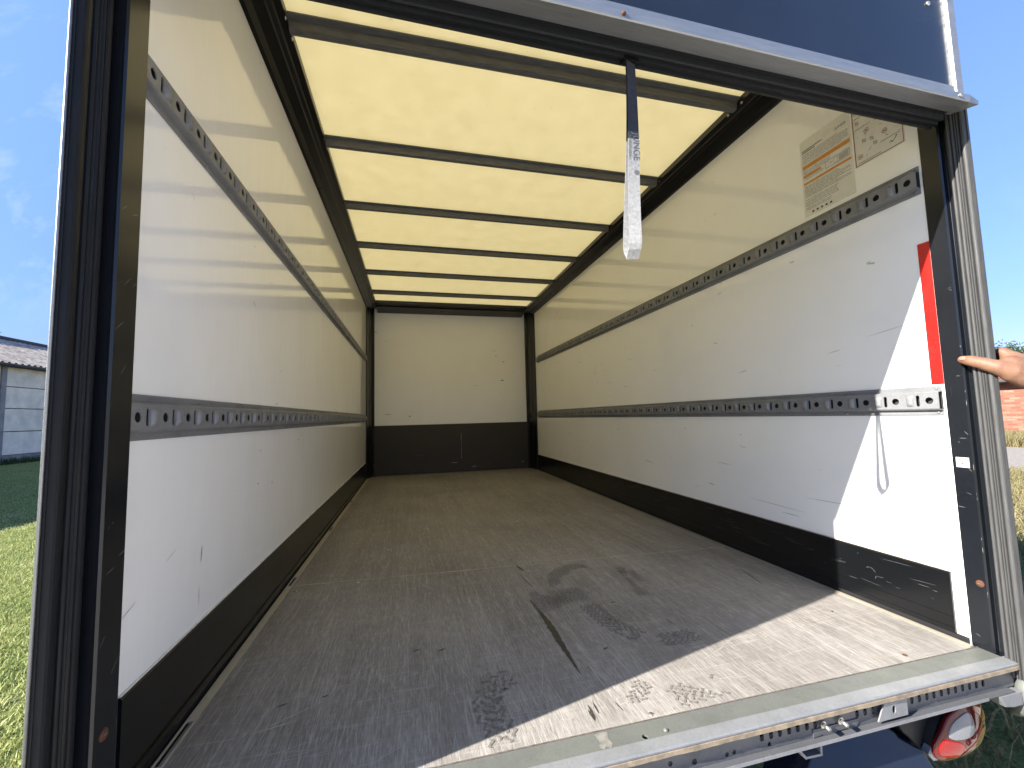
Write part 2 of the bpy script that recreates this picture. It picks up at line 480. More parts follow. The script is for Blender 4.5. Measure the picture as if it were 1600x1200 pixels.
ORIGIN = {}
def obj(name, me, mat, parent=None, bevel=0.0, loc=None):
    o = bpy.data.objects.new(name, me)
    COL.objects.link(o)
    if mat and not me.materials: me.materials.append(MATS[mat])
    if loc is not None: o.location = loc
    if parent is not None:
        o.parent = parent
        o.matrix_parent_inverse = Matrix.Translation(-ORIGIN.get(parent.name, Vector((0, 0, 0))))
    if bevel:
        md = o.modifiers.new('bevel', 'BEVEL'); md.width = bevel; md.segments = 2
        md.limit_method = 'ANGLE'; md.angle_limit = math.radians(50)
    return o

def thing(name, loc, label, cat, group=None):
    o = bpy.data.objects.new(name, None)
    COL.objects.link(o)
    o.location = loc
    o.empty_display_size = 0.2
    ORIGIN[o.name] = Vector(loc)
    tag(o, label, cat, group)
    return o

def tag(o, label, cat, group=None):
    o['label'] = label; o['category'] = cat
    if group: o['group'] = group

def structure(o):
    o['kind'] = 'structure'
    return o

def circle(cx, cy, r, n=14, sx=1, sy=1):
    return [(cx + r * sx * math.cos(2 * math.pi * k / n), cy + r * sy * math.sin(2 * math.pi * k / n)) for k in range(n)]

def slot(cx, cy, wd, ht, n=5):
    r = wd / 2; o = []
    for k in range(n + 1):
        t = math.pi * k / n; o.append((cx + r * math.cos(t), cy + ht / 2 - r + r * math.sin(t)))
    for k in range(n + 1):
        t = math.pi + math.pi * k / n; o.append((cx + r * math.cos(t), cy - ht / 2 + r + r * math.sin(t)))
    return o

def plate(outline, holes, fn, thick):
    """flat plate with real holes: 2-D loops -> fn(u, v, w)"""
    b = bmesh.new()
    edges = []
    for loop in [outline] + holes:
        vs = [b.verts.new((u, v, 0)) for u, v in loop]
        edges += [b.edges.new((vs[i], vs[(i + 1) % len(vs)])) for i in range(len(vs))]
    bmesh.ops.triangle_fill(b, edges=edges, use_beauty=True, use_dissolve=False, normal=(0, 0, 1))
    r = bmesh.ops.extrude_face_region(b, geom=list(b.faces))
    for v in r['geom']:
        if isinstance(v, bmesh.types.BMVert): v.co.z = thick
    b.verts.index_update()
    vs = [fn(*v.co) for v in b.verts]
    fs = [tuple(v.index for v in f.verts) for f in b.faces]
    b.free()
    return vs, fs

def text_mesh(body, size, align='LEFT'):
    cu = bpy.data.curves.new('lettering', 'FONT')
    cu.body = body; cu.size = size; cu.align_x = align; cu.extrude = 0.0
    o = bpy.data.objects.new('lettering', cu)
    COL.objects.link(o)
    dg = bpy.context.evaluated_depsgraph_get()
    me = bpy.data.meshes.new_from_object(o.evaluated_get(dg))
    vs = [tuple(v.co) for v in me.vertices]; fs = [tuple(p.vertices) for p in me.polygons]
    bpy.data.objects.remove(o); bpy.data.curves.remove(cu)
    return vs, fs

W = 2.1            # inner width
LEN = 4.40         # inner length
GZ = -0.80         # ground level below the box floor

# ------------------------------------------------------------------ setting: ground, gravel
gm = MB()
gs = 240
gm.add([(-gs, -gs, GZ), (gs, -gs, GZ), (gs, gs, GZ), (-gs, gs, GZ)], [(0, 1, 2, 3)])
structure(gm.build('ground', 'ground_soil'))
rd = MB()
N = 40
vs = []; fs = []
for i in range(N + 1):
    y = -30 + 90 * i / N
    e0 = 13.2 + 0.25 * math.sin(i * 1.7) + 0.15 * y * 0.0; e1 = 20.6 + 0.3 * math.sin(i * 2.3 + 1)
    vs += [(e0, y, GZ + 0.01), (e1, y, GZ + 0.012)]
for i in range(N): fs.append((2 * i, 2 * i + 1, 2 * i + 3, 2 * i + 2))
rd.add(vs, fs)
structure(rd.build('gravel_path', 'gravel_track'))
yd = MB(); vs = []; fs = []  # unseen pale yard, added to bounce sunlight into the box
for i in range(41):
    x = -1.2 + 14.3 * i / 40
    vs += [(x, -0.35 + 0.2 * math.sin(i * 1.3) + 0.12 * math.sin(i * 3.1), GZ + 0.008), (x, -14.2 + 0.3 * math.sin(i * 1.9), GZ + 0.008)]
for i in range(40): fs.append((2 * i, 2 * i + 1, 2 * i + 3, 2 * i + 2))
structure(yd.add(vs, fs).build('bounce_yard', 'bounce_gravel'))

# ------------------------------------------------------------------ the truck box
truck = thing('box_truck', (1.05, 0, GZ), 'open cargo box of a dark navy truck with white inner walls and yellow roof', 'truck')
T = truck

# floor sheets with skewed seams between them
seams = [((-0.055, -0.055)), (1.022, 0.902), (2.372, 2.352), (3.15, 3.12), (LEN + 0.03, LEN + 0.03)]
xa, xb = 0.0342, W - 0.0266
floors = []
for i in range(4):
    a0, a1 = seams[i]; b0, b1 = seams[i + 1]
    g = 0.0012
    prof = [(xa, a0 + g), (xb, a1 + g), (xb, b1 - g), (xa, b0 - g)]
    m = MB().prism(prof, lambda a, b: (a, b, -0.018), lambda a, b: (a, b, 0.0))
    floors.append(m.build('floor_sheet', 'floor_plywood', T))
sd = MB()
for i in (1, 2):
    # pale dust packed into the seam, broken up along its length
    a, b = seams[i]
    for k in range(60):
        u0 = k / 60; u1 = (k + 1) / 60
        wd = 0.0042 * max(0, noise.noise(Vector((k * 0.23, i * 5, 0))) + (0.75 if i == 1 else 0.35)) * 2
        if wd < 0.0008: continue
        x0 = xa + (xb - xa) * u0; x1 = xa + (xb - xa) * u1
        y0 = a + (b - a) * u0; y1 = a + (b - a) * u1
        sd.add([(x0, y0 - wd / 2, 0.0008), (x1, y1 - wd / 2, 0.0008), (x1, y1 + wd / 2, 0.0008), (x0, y0 + wd / 2, 0.0008)], [(0, 1, 2, 3)])
o = sd.build('seam_dust', 'seam_dust', T); o['kind'] = 'stuff'
sub = MB().box(-0.05, W + 0.05, -0.05, LEN + 0.03, -0.06, -0.019)
sub.build('sub_floor', 'black_matte', T)

# aluminium floor trim, left with recessed lashing slots
def trim(x0, x1, slots, name):
    y0, y1 = -0.054, LEN + 0.02
    holes = [slot(y, (x0 + x1) / 2, ln, 0.013) for y, ln in slots]
    hl = []
    for y, ln in slots:
        hl.append([(y + (a - y), b) for a, b in [(y - ln / 2, (x0 + x1) / 2 - 0.007), (y + ln / 2, (x0 + x1) / 2 - 0.007), (y + ln / 2, (x0 + x1) / 2 + 0.007), (y - ln / 2, (x0 + x1) / 2 + 0.007)]])
    vs, fs = plate([(y0, x0), (y1, x0), (y1, x1), (y0, x1)], hl, lambda u, v, w_: (v, u, w_ - 0.0005), 0.0035)
    m = MB().add(vs, fs)
    for gx in (0.3, 0.55, 0.8):
        xg = x0 + (x1 - x0) * gx
        last = y0
        for y, ln in sorted(slots) + [(y1 + 0.001, 0.0)]:
            m.box(xg - 0.0008, xg + 0.0008, last, y - ln / 2 - 0.01, 0.003, 0.0042)
            last = y + ln / 2 + 0.01
    tr = m.build('floor_trim', 'floor_trim_shaded' if x0 < 1 else 'floor_trim_sunlit', T)  # one metal in two tones: lightened for shade, darkened for sun
    for y, ln in slots:
        c = MB().box((x0 + x1) / 2 - 0.009, (x0 + x1) / 2 + 0.009, y - ln / 2 - 0.004, y + ln / 2 + 0.004, -0.0175, -0.015)
        c.build('lashing_pan', 'hole_dark', tr)
        c = MB().tube([((x0 + x1) / 2, y - ln / 2 - 0.003, -0.004), ((x0 + x1) / 2, y + ln / 2 + 0.003, -0.004)], 0.0035, 8)
        c.build('lashing_bar', 'galvanised', tr)
    return tr
trim(0.0115, 0.0335, [(0.155, 0.13), (1.07, 0.10), (1.95, 0.10), (2.85, 0.10)], 'l')
trim(W - 0.0260, W - 0.0110, [], 'r')

# wall panels
wl = MB().box(-0.03, 0.0, 0.0, LEN + 0.02, -0.05, 2.13)
wl.build('wall_panel', 'white_gelcoat', T)
wr = MB().box(W, W + 0.03, -0.044, LEN + 0.02, -0.05, 2.13)
wr.build('wall_panel', 'white_gelcoat', T)
MB().box(-0.05, -0.0302, -0.05, LEN + 0.08, -0.12, 2.16).build('outer_skin', 'navy_paint', T)
MB().box(W + 0.0302, W + 0.05, -0.06, LEN + 0.08, -0.12, 2.16).build('outer_skin', 'navy_paint', T)
MB().box(-0.0298, W + 0.0298, LEN + 0.045, LEN + 0.08, -0.12, 2.16).build('outer_skin', 'navy_paint', T)
# kick boards
def kick(side):
    z0, z1 = 0.014, 0.193
    y0 = 0.002 if side < 0 else -0.012
    f = (lambda a: a) if side < 0 else (lambda a: W - a)
    prof = [(0.0005, z0), (0.007, z0 + 0.002), (0.007, z1 - 0.003), (0.0005, z1)]
    m = MB().prism(prof, lambda a, b: (f(a), y0, b), lambda a, b: (f(a), LEN - 0.2, b))
    k = m.build('kick_board', 'kick_black', T)
    c = MB().box(min(f(0.0006), f(0.0045)), max(f(0.0006), f(0.0045)), y0 + 0.001, LEN - 0.2, z1 + 0.0005, z1 + 0.0032)
    c.build('sealant_bead', 'seam_dust' if side > 0 else 'film_white', k)
    for gz in ((0.028, 0.060) if side > 0 else ()):
        MB().box(f(0.0085), f(0.0072), y0 + 0.002, LEN - 0.21, gz, gz + 0.0025).build('kick_rib', 'kick_black', k)
    if side < 0:
        MB().box(f(0.0072), f(0.011), y0 + 0.002, LEN - 0.21, 0.020, 0.040).build('kick_rib', 'kick_black', k)
kick(-1); kick(1)
MB().box(0.0, 0.0110, 0.0, LEN - 0.2, -0.018, -0.006).build('shadow_gap_strip', 'black_matte', T)  # black strips paint the shadow gap below the kick boards
MB().box(W - 0.0110, W, -0.044, LEN - 0.2, -0.018, -0.006).build('shadow_gap_strip', 'black_matte', T)

MB().box(0.0001, 0.003, 0.0, LEN - 0.2, -0.0055, 0.0162).build('kick_foot', 'black_matte', T)
MB().box(W - 0.003, W - 0.0001, -0.040, LEN - 0.2, -0.0055, 0.0162).build('kick_foot', 'black_matte', T)
# bulkhead
MB().box(-0.0295, W + 0.0295, LEN, LEN + 0.04, -0.05, 2.13).build('bulkhead_panel', 'bulkhead_gelcoat', T)
MB().box(0.012, W - 0.012, LEN - 0.016, LEN - 0.0005, 0.002, 0.612).build('bulkhead_kick_panel', 'bulkhead_grey', T, bevel=0.002)
# front corner posts: chamfered hollow profile with a bead
def cpost(side):
    f = (lambda a: a) if side < 0 else (lambda a: W - a)
    prof = [(0.0, 4.165), (0.010, 4.165), (0.016, 4.19), (0.030, 4.25), (0.036, 4.255), (0.052, 4.36), (0.060, 4.368), (0.078, 4.38), (0.078, LEN - 0.0005), (0.0, LEN - 0.0005)]
    m = MB().prism(prof, lambda a, b: (f(a), b, 0.001), lambda a, b: (f(a), b, 2.09))
    m.build('corner_post', 'frame_black', T, bevel=0.002)
cpost(-1); cpost(1)
# cant rails
def cant(side):
    f = (lambda a: a) if side < 0 else (lambda a: W - a)
    prof = [(0.0, 2.030), (0.014, 2.034), (0.030, 2.052), (0.062, 2.072), (0.070, 2.070), (0.082, 2.078), (0.090, 2.078), (0.112, 2.088), (0.112, 2.118), (0.0, 2.118)]
    m = MB().prism(prof, lambda a, b: (f(a), -0.05, b), lambda a, b: (f(a), LEN - 0.001, b))
    m.build('cant_rail', 'frame_black', T, bevel=0.0015)
cant(-1); cant(1)
prof = [(4.13, 2.118), (4.13, 2.092), (4.17, 2.078), (4.20, 2.078), (4.22, 2.06), (4.30, 2.045), (4.38, 2.030), (LEN - 0.0006, 2.028), (LEN - 0.0006, 2.118)]
MB().prism(prof, lambda a, b: (0.1125, a, b), lambda a, b: (W - 0.1125, a, b)).build('bulkhead_rail', 'frame_black', T, bevel=0.0015)
# translucent roof: one fibreglass sheet with a slight crown
rf = MB(); nx, ny = 24, 50
vs = []; fs = []
for j in range(ny + 1):
    for i in range(nx + 1):
        x = -0.045 + (W + 0.09) * i / nx; y = -0.14 + (LEN + 0.2) * j / ny
        vs.append((x, y, 2.122 + 0.010 * math.sin(math.pi * i / nx) + 0.0012 * noise.noise(Vector((x * 3, y * 3, 0)))))
for j in range(ny):
    for i in range(nx):
        a = j * (nx + 1) + i
        fs.append((a, a + 1, a + nx + 2, a + nx + 1))
rf.add(vs, fs, True)
rf.build('roof_sheet', 'translucent_roof', T)
# roof bows: top-hat steel profiles
bowprof = [(-0.036, 0.052), (-0.036, 0.046), (-0.017, 0.044), (-0.012, 0.014), (-0.004, 0.011), (0.004, 0.011), (0.012, 0.014), (0.017, 0.044), (0.036, 0.046), (0.036, 0.052)]
for i in range(6):
    y = 0.556 + 0.634 * i
    sc = 1.2 if i == 0 else 1.0
    m = MB().prism([(a * sc, b) for a, b in bowprof], lambda a, b: (0.113, y + a, 2.060 + b), lambda a, b: (W - 0.113, y + a, 2.060 + b))
    bw = m.build('roof_bow', 'bow_grey', T, bevel=0.001)
    for sx in (0.1095, W - 0.1095):
        for dy in (-0.034 * sc, 0.034 * sc):
            r = MB().tube([(sx, y + dy, 2.085), (sx + (0.004 if sx < 1 else -0.004), y + dy, 2.085)], [0.007, 0.004], 8)
            r.build('rivet', 'screw_steel' if i == 0 else 'bow_grey', bw)

# anchor rails with real holes, slots and pressed bulges
PITCH = 0.0917
NR = 45
def rail_mesh():
    # u = along, v = up, out = away from the wall (+x)
    ln = NR * PITCH
    vs_all = MB()
    for k in range(NR):
        u0 = k * PITCH; u1 = u0 + PITCH
        n = 14 if k < 20 else 8
        holes = [circle(u0 + 0.024, 0, 0.0105, n), slot(u0 + 0.0535, 0, 0.0095, 0.036, 4 if k < 20 else 2)]
        vs, fs = plate([(u0, -0.0245), (u1, -0.0245), (u1, 0.0245), (u0, 0.0245)], holes, lambda a, b, c: (0.0165 + c, a, b), 0.0025)
        vs_all.add(vs, fs)
        # pressed bulge
        cx = u0 + 0.0745; hw = 0.0105; hh = 0.0185
        g = []; nu, nv = 8, 6
        for j in range(nv + 1):
            for i in range(nu + 1):
                a = -1 + 2 * i / nu; bq = -1 + 2 * j / nv
                d = 0.0065 * (max(0, 1 - a * a)) ** 0.5 * min(1, max(0.0, (1 - abs(bq)) * 4 + 0.0)) ** 0.5
                g.append((0.0188 + d, cx + a * hw, bq * hh))
        q = [(j * (nu + 1) + i, j * (nu + 1) + i + 1, (j + 1) * (nu + 1) + i + 1, (j + 1) * (nu + 1) + i) for j in range(nv) for i in range(nu)]
        vs_all.add(g, q, True)
    for sg in (-1, 1):
        vs_all.prism([(0.0005, 0.0455 * sg), (0.0035, 0.0455 * sg), (0.0042, 0.0425 * sg), (0.0035, 0.0315 * sg), (0.0060, 0.0300 * sg), (0.0160, 0.0278 * sg), (0.0192, 0.0246 * sg), (0.0160, 0.0246 * sg), (0.0005, 0.0285 * sg)],
                     lambda a, b: (a, 0, b), lambda a, b: (a, ln, b))
        for k in range(0, NR, 3):
            vs_all.tube([(0.0034, k * PITCH + 0.012, 0.037 * sg), (0.0062, k * PITCH + 0.012, 0.037 * sg)], [0.0048, 0.003], 8)
    return vs_all.mesh('anchor_rail')

rme = rail_mesh()
rme.materials.append(MATS['galvanised'])
def place_rail(x, y, z, flip, label):
    o = bpy.data.objects.new('anchor_rail', rme)
    COL.objects.link(o)
    o.parent = T
    o.matrix_parent_inverse = Matrix.Translation(-ORIGIN[T.name])
    o.location = (x, y, z)
    if flip: o.scale = (-1, 1, 1)
    o['label'] = label
    m = MB().box(0.0006, 0.0030, 0, NR * PITCH, -0.027, 0.027).build('rail_shade_strip', 'rail_hole_shade')  # dark strip paints the shade seen through the rail holes
    m.parent = o
for z, nm in ((0.7075, 'lower'), (1.408, 'upper')):
    place_rail(0.0, -0.0345, z, False, nm + ' galvanised lashing rail along the left wall')
    place_rail(W, -0.037, z, True, nm + ' galvanised lashing rail along the right wall')
# clamp end plate on the lower right rail
# (rail ends are open; a thin white jamb strip stands between rail and post)

# door posts
PT = 2.10
profL = [(-0.045, 0.0), (0.0004, 0.0), (0.0208, -0.0350), (0.0208, -0.0910), (0.0175, -0.0945), (-0.004, -0.0955), (-0.004, -0.099), (-0.045, -0.099)]
pl = MB().prism(profL, lambda a, b: (a, b, -0.16), lambda a, b: (a, b, PT)).build('door_post', 'black_post', T, bevel=0.0012)
profR = [(W + 0.045, -0.0442), (W - 0.002, -0.0442), (W - 0.002, -0.090), (W + 0.001, -0.094), (W + 0.014, -0.095), (W + 0.014, -0.111), (W + 0.045, -0.111)]
pr = MB().prism(profR, lambda a, b: (a, b, -0.013), lambda a, b: (a, b, PT)).build('door_post', 'black_post', T, bevel=0.0012)

def ridges(widths, y0, y1, amp):
    tot = sum(widths); y = y0; o = []
    for wd in widths:
        ww = (y1 - y0) * wd / tot
        for k in range(7):
            t = k / 7
            o.append((amp * abs(math.sin(math.pi * t)) ** 0.4, y + ww * t))
        y += ww
    o.append((0, y1))
    return o
rl = [(a - 0.004, b) for a, b in ridges([3.2, 1.6, 1.1, 1.6, 4.2], -0.100, -0.172, 0.0095)]
sealL = [(-0.044, -0.1)] + rl + [(-0.002, -0.176), (-0.010, -0.177), (-0.066, -0.094), (-0.066, -0.052), (-0.0502, -0.052), (-0.046, -0.0995)]
MB().prism(sealL, lambda a, b: (a, b, -0.17), lambda a, b: (a, b, PT), sm=False).build('door_seal', 'rubber', T)
MB().tube([(-0.0075, -0.1785, -0.16), (-0.0075, -0.1785, 2.15)], 0.0022, 6).build('edge_trim', 'aluminium', T)
rr = [(W + 0.004 - a, b) for a, b in ridges([2.6, 2.6, 1.3, 1.3, 3.4], -0.112, -0.156, 0.0105)]
sealR = [(W + 0.044, -0.112)] + rr + [(W + 0.002, -0.1585), (W + 0.008, -0.1592), (W + 0.066, -0.104), (W + 0.066, -0.066), (W + 0.0502, -0.066), (W + 0.046, -0.1115)]
MB().prism(sealR, lambda a, b: (a, b, -0.04), lambda a, b: (a, b, 1.60)).build('door_seal', 'rubber_dusty', T)
# end cap of right seal
cap = MB().tube([(W + 0.022, -0.145, -0.042), (W + 0.022, -0.14, -0.075), (W + 0.026, -0.125, -0.125), (W + 0.03, -0.10, -0.15)], [0.024, 0.028, 0.024, 0.012], 12)
cap.build('seal_end_cap', 'galvanised_sill', T)

# screws in the posts
def rusty_screw(x, y, z, sx, parent):
    m = MB().tube([(x, y, z), (x + sx * 0.0025, y, z)], [0.0105, 0.0085], 14)
    a = m.build('screw', 'rust', parent)
    MB().box(min(x + sx * 0.0026, x + sx * 0.0034), max(x + sx * 0.0026, x + sx * 0.0034), y - 0.004, y + 0.004, z - 0.0012, z + 0.0012).build('screw_slot', 'screw_steel', a)
rusty_screw(0.0208, -0.068, 0.176, 1, T)
rusty_screw(W - 0.002, -0.078, 0.183, -1, T)

# header: beam, ridged seal, drip rail, navy panel above
def hz(x, z): return z + (1.05 - x) * 0.014
hx0, hx1 = -0.03, W + 0.005
def hprism(prof, x0, x1, name, mat, bevel=0.0, dz=True):
    m = MB().prism(prof, lambda a, b: (x0, a, hz(x0, b)), lambda a, b: (x1, a, hz(x1, b)))
    return m.build(name, mat, T, bevel=bevel)
hprism([(-0.05, 1.640), (-0.006, 1.660), (0.0, 1.665), (0.0, 2.10), (-0.05, 2.10)], -0.0297, W + 0.0297, 'header_beam', 'frame_black')
hseal = [(-0.052, 1.612), (-0.086, 1.553), (-0.090, 1.546), (-0.098, 1.543), (-0.100, 1.549), (-0.107, 1.549), (-0.109, 1.545), (-0.114, 1.545), (-0.116, 1.553), (-0.121, 1.553), (-0.124, 1.550), (-0.128, 1.552), (-0.130, 1.566), (-0.146, 1.566), (-0.146, 1.60), (-0.052, 1.60)]
hprism(hseal, hx0, W - 0.035, 'header_seal', 'rubber')
drip = hprism([(-0.130, 1.568), (-0.190, 1.556), (-0.193, 1.558), (-0.193, 1.576), (-0.190, 1.5765), (-0.1885, 1.562), (-0.168, 1.5665), (-0.168, 1.62), (-0.164, 1.62), (-0.160, 1.575), (-0.130, 1.573)], hx0, W - 0.045 + 0.005, 'drip_rail', 'aluminium')
# tapered end of the drip rail
e = MB()
x0 = W - 0.0399; x1 = W + 0.004
e.add([(x0, -0.130, hz(x0, 1.568)), (x0, -0.190, hz(x0, 1.556)), (x1, -0.186, hz(x1, 1.560)), (x0 + 0.03, -0.130, hz(x0, 1.568)),
       (x0, -0.130, hz(x0, 1.573)), (x0, -0.193, hz(x0, 1.576)), (x1, -0.187, hz(x1, 1.570)), (x0 + 0.03, -0.130, hz(x0, 1.573))],
      [(0, 1, 2, 3), (7, 6, 5, 4), (0, 4, 5, 1), (1, 5, 6, 2), (2, 6, 7, 3), (3, 7, 4, 0)])
e.build('drip_rail_end', 'aluminium', drip)
MB().box(-0.02, W - 0.05, -0.1635, -0.1475, 1.585, 2.17).build('header_panel', 'navy_paint', T)
MB().prism([(W - 0.0495, -0.172), (W - 0.028, -0.175), (W - 0.018, -0.168), (W - 0.014, -0.150), (W + 0.02, -0.06), (W - 0.0495, -0.06)],
           lambda a, b: (a, b, 1.578), lambda a, b: (a, b, 2.18)).build('edge_trim', 'aluminium', T, bevel=0.003)
MB().box(-0.02, W - 0.02, -0.145, -0.0502, 2.10, 2.119).build('header_top', 'frame_black', T)
def pan_screw(x, y, z, d, r, parent, mat='screw_steel'):
    d = Vector(d)
    p = Vector((x, y, z))
    MB().tube([p, p + d * r * 0.35, p + d * r * 0.75], [r, r * 0.85, r * 0.3], 10).build('screw', mat, parent)
pan_screw(1.985, -0.164, 1.852, (0, -1, 0), 0.0075, T)
pan_screw(2.02, -0.1935, hz(2.02, 1.567), (0, -1, 0), 0.006, drip)
pan_screw(0.985, -0.1935, hz(0.985, 1.568), (0, -1, 0), 0.006, drip, 'rust')

# sill: plate, bright strip, worn edge, perforated rear beam
MB().box(-0.01, W + 0.0, -0.0578, -0.0552, -0.012, 0.0012).build('sill_joint', 'dirt_line', T)
vs, fs = plate([(-0.012, -0.108), (W - 0.003, -0.108), (W - 0.003, -0.058), (-0.012, -0.058)], [circle(1.009, -0.0975, 0.0065, 14)], lambda a, b, c: (a, b, c - 0.004), 0.004)
sp = MB().add(vs, fs).build('sill_plate', 'galvanised_sill', T)
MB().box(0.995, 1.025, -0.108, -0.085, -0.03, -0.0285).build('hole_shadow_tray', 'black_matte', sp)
pan_screw(1.062, -0.094, 0.0, (0, 0, 1), 0.006, sp, 'galvanised_sill')
st = [(-0.1082, 0.0005), (-0.1085, 0.0022), (-0.136, 0.0012), (-0.139, -0.001), (-0.139, -0.004), (-0.1082, -0.004)]
MB().prism(st, lambda a, b: (-0.012, a, b), lambda a, b: (W + 0.006, a, b)).build('sill_strip', 'galvanised_bright', T)
we = MB(); N = 160; vs = []; fs = []
for i in range(N + 1):
    x = -0.012 + (W + 0.024) * i / N
    j = 0.0016 * noise.noise(Vector((x * 14, 0, 0))) + 0.0012 * noise.noise(Vector((x * 55, 3, 0)))
    vs += [(x, -0.1385, -0.0045), (x, -0.1415 + j * 0.5, -0.0055), (x, -0.1425 + j, -0.0135), (x, -0.138, -0.0165 + j), (x, -0.126, -0.0165)]
for i in range(N):
    for k in range(4): fs.append((i * 5 + k, i * 5 + k + 1, i * 5 + k + 6, i * 5 + k + 5))
we.add(vs, fs)
we.build('sill_edge', 'worn_edge', T)
MB().box(-0.012, W + 0.008, -0.1398, -0.128, -0.0046, -0.0042).build('sill_edge_line', 'dark_edge', T)
sl = [(1.731, -.037), (1.756, -.037), (1.782, -.037), (1.806, -.037), (1.832, -.037), (1.857, -.037), (1.882, -.038), (1.908, -.038), (1.933, -.039), (1.958, -.039), (1.983, -.039), (1.555, -.036), (1.58, -.036), (1.605, -.037),
      (1.281, -.035), (1.306, -.035), (1.33, -.035), (1.356, -.035), (1.38, -.035), (1.406, -.036), (1.43, -.036)]
sl += [(1.281 - 0.0252 * k, -0.035) for k in range(14, 30)]
rh = [(1.3, -.053, 0.005), (1.188, -.052, 0.005), (1.207, -.051, 0.005), (1.049, -.042, 0.0055), (1.107, -.050, 0.0065)]
vs, fs = plate([(-0.02, -0.064), (W - 0.002, -0.064), (W - 0.002, -0.017), (-0.02, -0.017)], [slot(x, z, 0.011, 0.018, 4) for x, z in sl] + [circle(x, z, r, 10) for x, z, r in rh], lambda a, b, c: (a, -0.122 - c, b), 0.003)
rb = MB().add(vs, fs)
rb.box(-0.02, W - 0.03, -0.1400, -0.1217, -0.0672, -0.0642)
rbo = rb.build('rear_beam', 'galvanised_dark', T)
MB().box(-0.02, W - 0.13, -0.1415, -0.1401, -0.0705, -0.0635).build('beam_lip', 'galvanised', rbo)
MB().box(-0.02, W - 0.002, -0.098, -0.060, -0.075, -0.0565).build('beam_back', 'black_matte', rbo)
for x, z in ((1.445, -0.035), (1.496, -0.036)):
    b = MB().tube([(x, -0.125, z), (x, -0.133, z)], 0.0085, 6, sm=False).tube([(x, -0.133, z), (x, -0.148, z)], 0.0048, 10)
    b.build('bolt', 'screw_steel', rbo)
vs, fs = plate([(1.603, -0.056), (1.624, -0.0185), (1.697, -0.0185), (1.697, -0.056)], [slot(1.654, -0.0365, 0.011, 0.018, 5)], lambda a, b, c: (a, -0.1345 - c, b), 0.003)
hb = MB().add(vs, fs).box(1.694, 1.697, -0.1345, -0.125, -0.056, -0.0185)
hb.build('hinge_bracket', 'galvanised', rbo)
vs, fs = plate([(1.42, -0.063), (1.445, -0.060), (1.455, -0.067), (1.475, -0.067), (1.49, -0.060), (1.52, -0.060), (1.53, -0.066), (1.545, -0.066), (1.555, -0.050), (1.555, -0.045), (1.42, -0.045)], [], lambda a, b, c: (a, -0.1255 - c, b), 0.002)
MB().add(vs, fs).build('bracket_plate', 'galvanised_dark', rbo)
ang = MB()
a0 = [(1.367, -0.0713), (1.403, -0.112), (1.452, -0.114), (1.454, -0.0713)]
a1 = [(1.374, -0.0713), (1.406, -0.107), (1.447, -0.109), (1.448, -0.0713)]
n = 4
vs = [(x, -0.118, z) for x, z in a0] + [(x, -0.118, z) for x, z in a1] + [(x, -0.02, z) for x, z in a0] + [(x, -0.02, z) for x, z in a1]
fs = []
for i in range(3): fs += [(i, i + 1, 5 + i, 4 + i), (8 + i, 8 + i + 1, i + 1, i), (4 + i, 5 + i, 13 + i, 12 + i)]
ang.add(vs, fs)
ang.build('step_bracket', 'galvanised', T)
# corner gusset under the right end of the beam
gus = MB().prism([(2.008, -0.068), (2.096, -0.068), (2.096, -0.104), (2.062, -0.104), (2.030, -0.098)], lambda a, b: (a, -0.141, b), lambda a, b: (a, -0.10, b))
gus.build('corner_gusset', 'galvanised', T, bevel=0.003)

# navy bumper wing, black lamp carrier, tail light
nv = [(1.507, -0.142), (1.616, -0.142), (1.73, -0.142), (1.753, -0.16), (1.756, -0.169), (1.788, -0.19), (1.808, -0.199), (1.814, -0.227), (1.788, -0.274), (1.329, -0.274), (1.424, -0.194)]
MB().prism(nv, lambda a, b: (a, -0.045 + (b + 0.128) * 0.6, b), lambda a, b: (a + 0.01, 0.06 + (b + 0.128) * 0.6, b + 0.02)).build('bumper_wing', 'navy_paint', T, bevel=0.006)
MB().prism([(1.714, -0.0755), (1.97, -0.0755), (1.97, -0.205), (1.91, -0.225), (1.84, -0.22), (1.78, -0.165)], lambda a, b: (a, -0.065, b), lambda a, b: (a, 0.03, b)).build('lamp_carrier', 'black_matte', T, bevel=0.004)
KL = 1.0565
def lp(p): return (0.5278 + (p[0] - 0.5278) * KL, 0.6921 + (p[1] - 0.6921) * KL)
TLC = lp((1.862, -0.120))
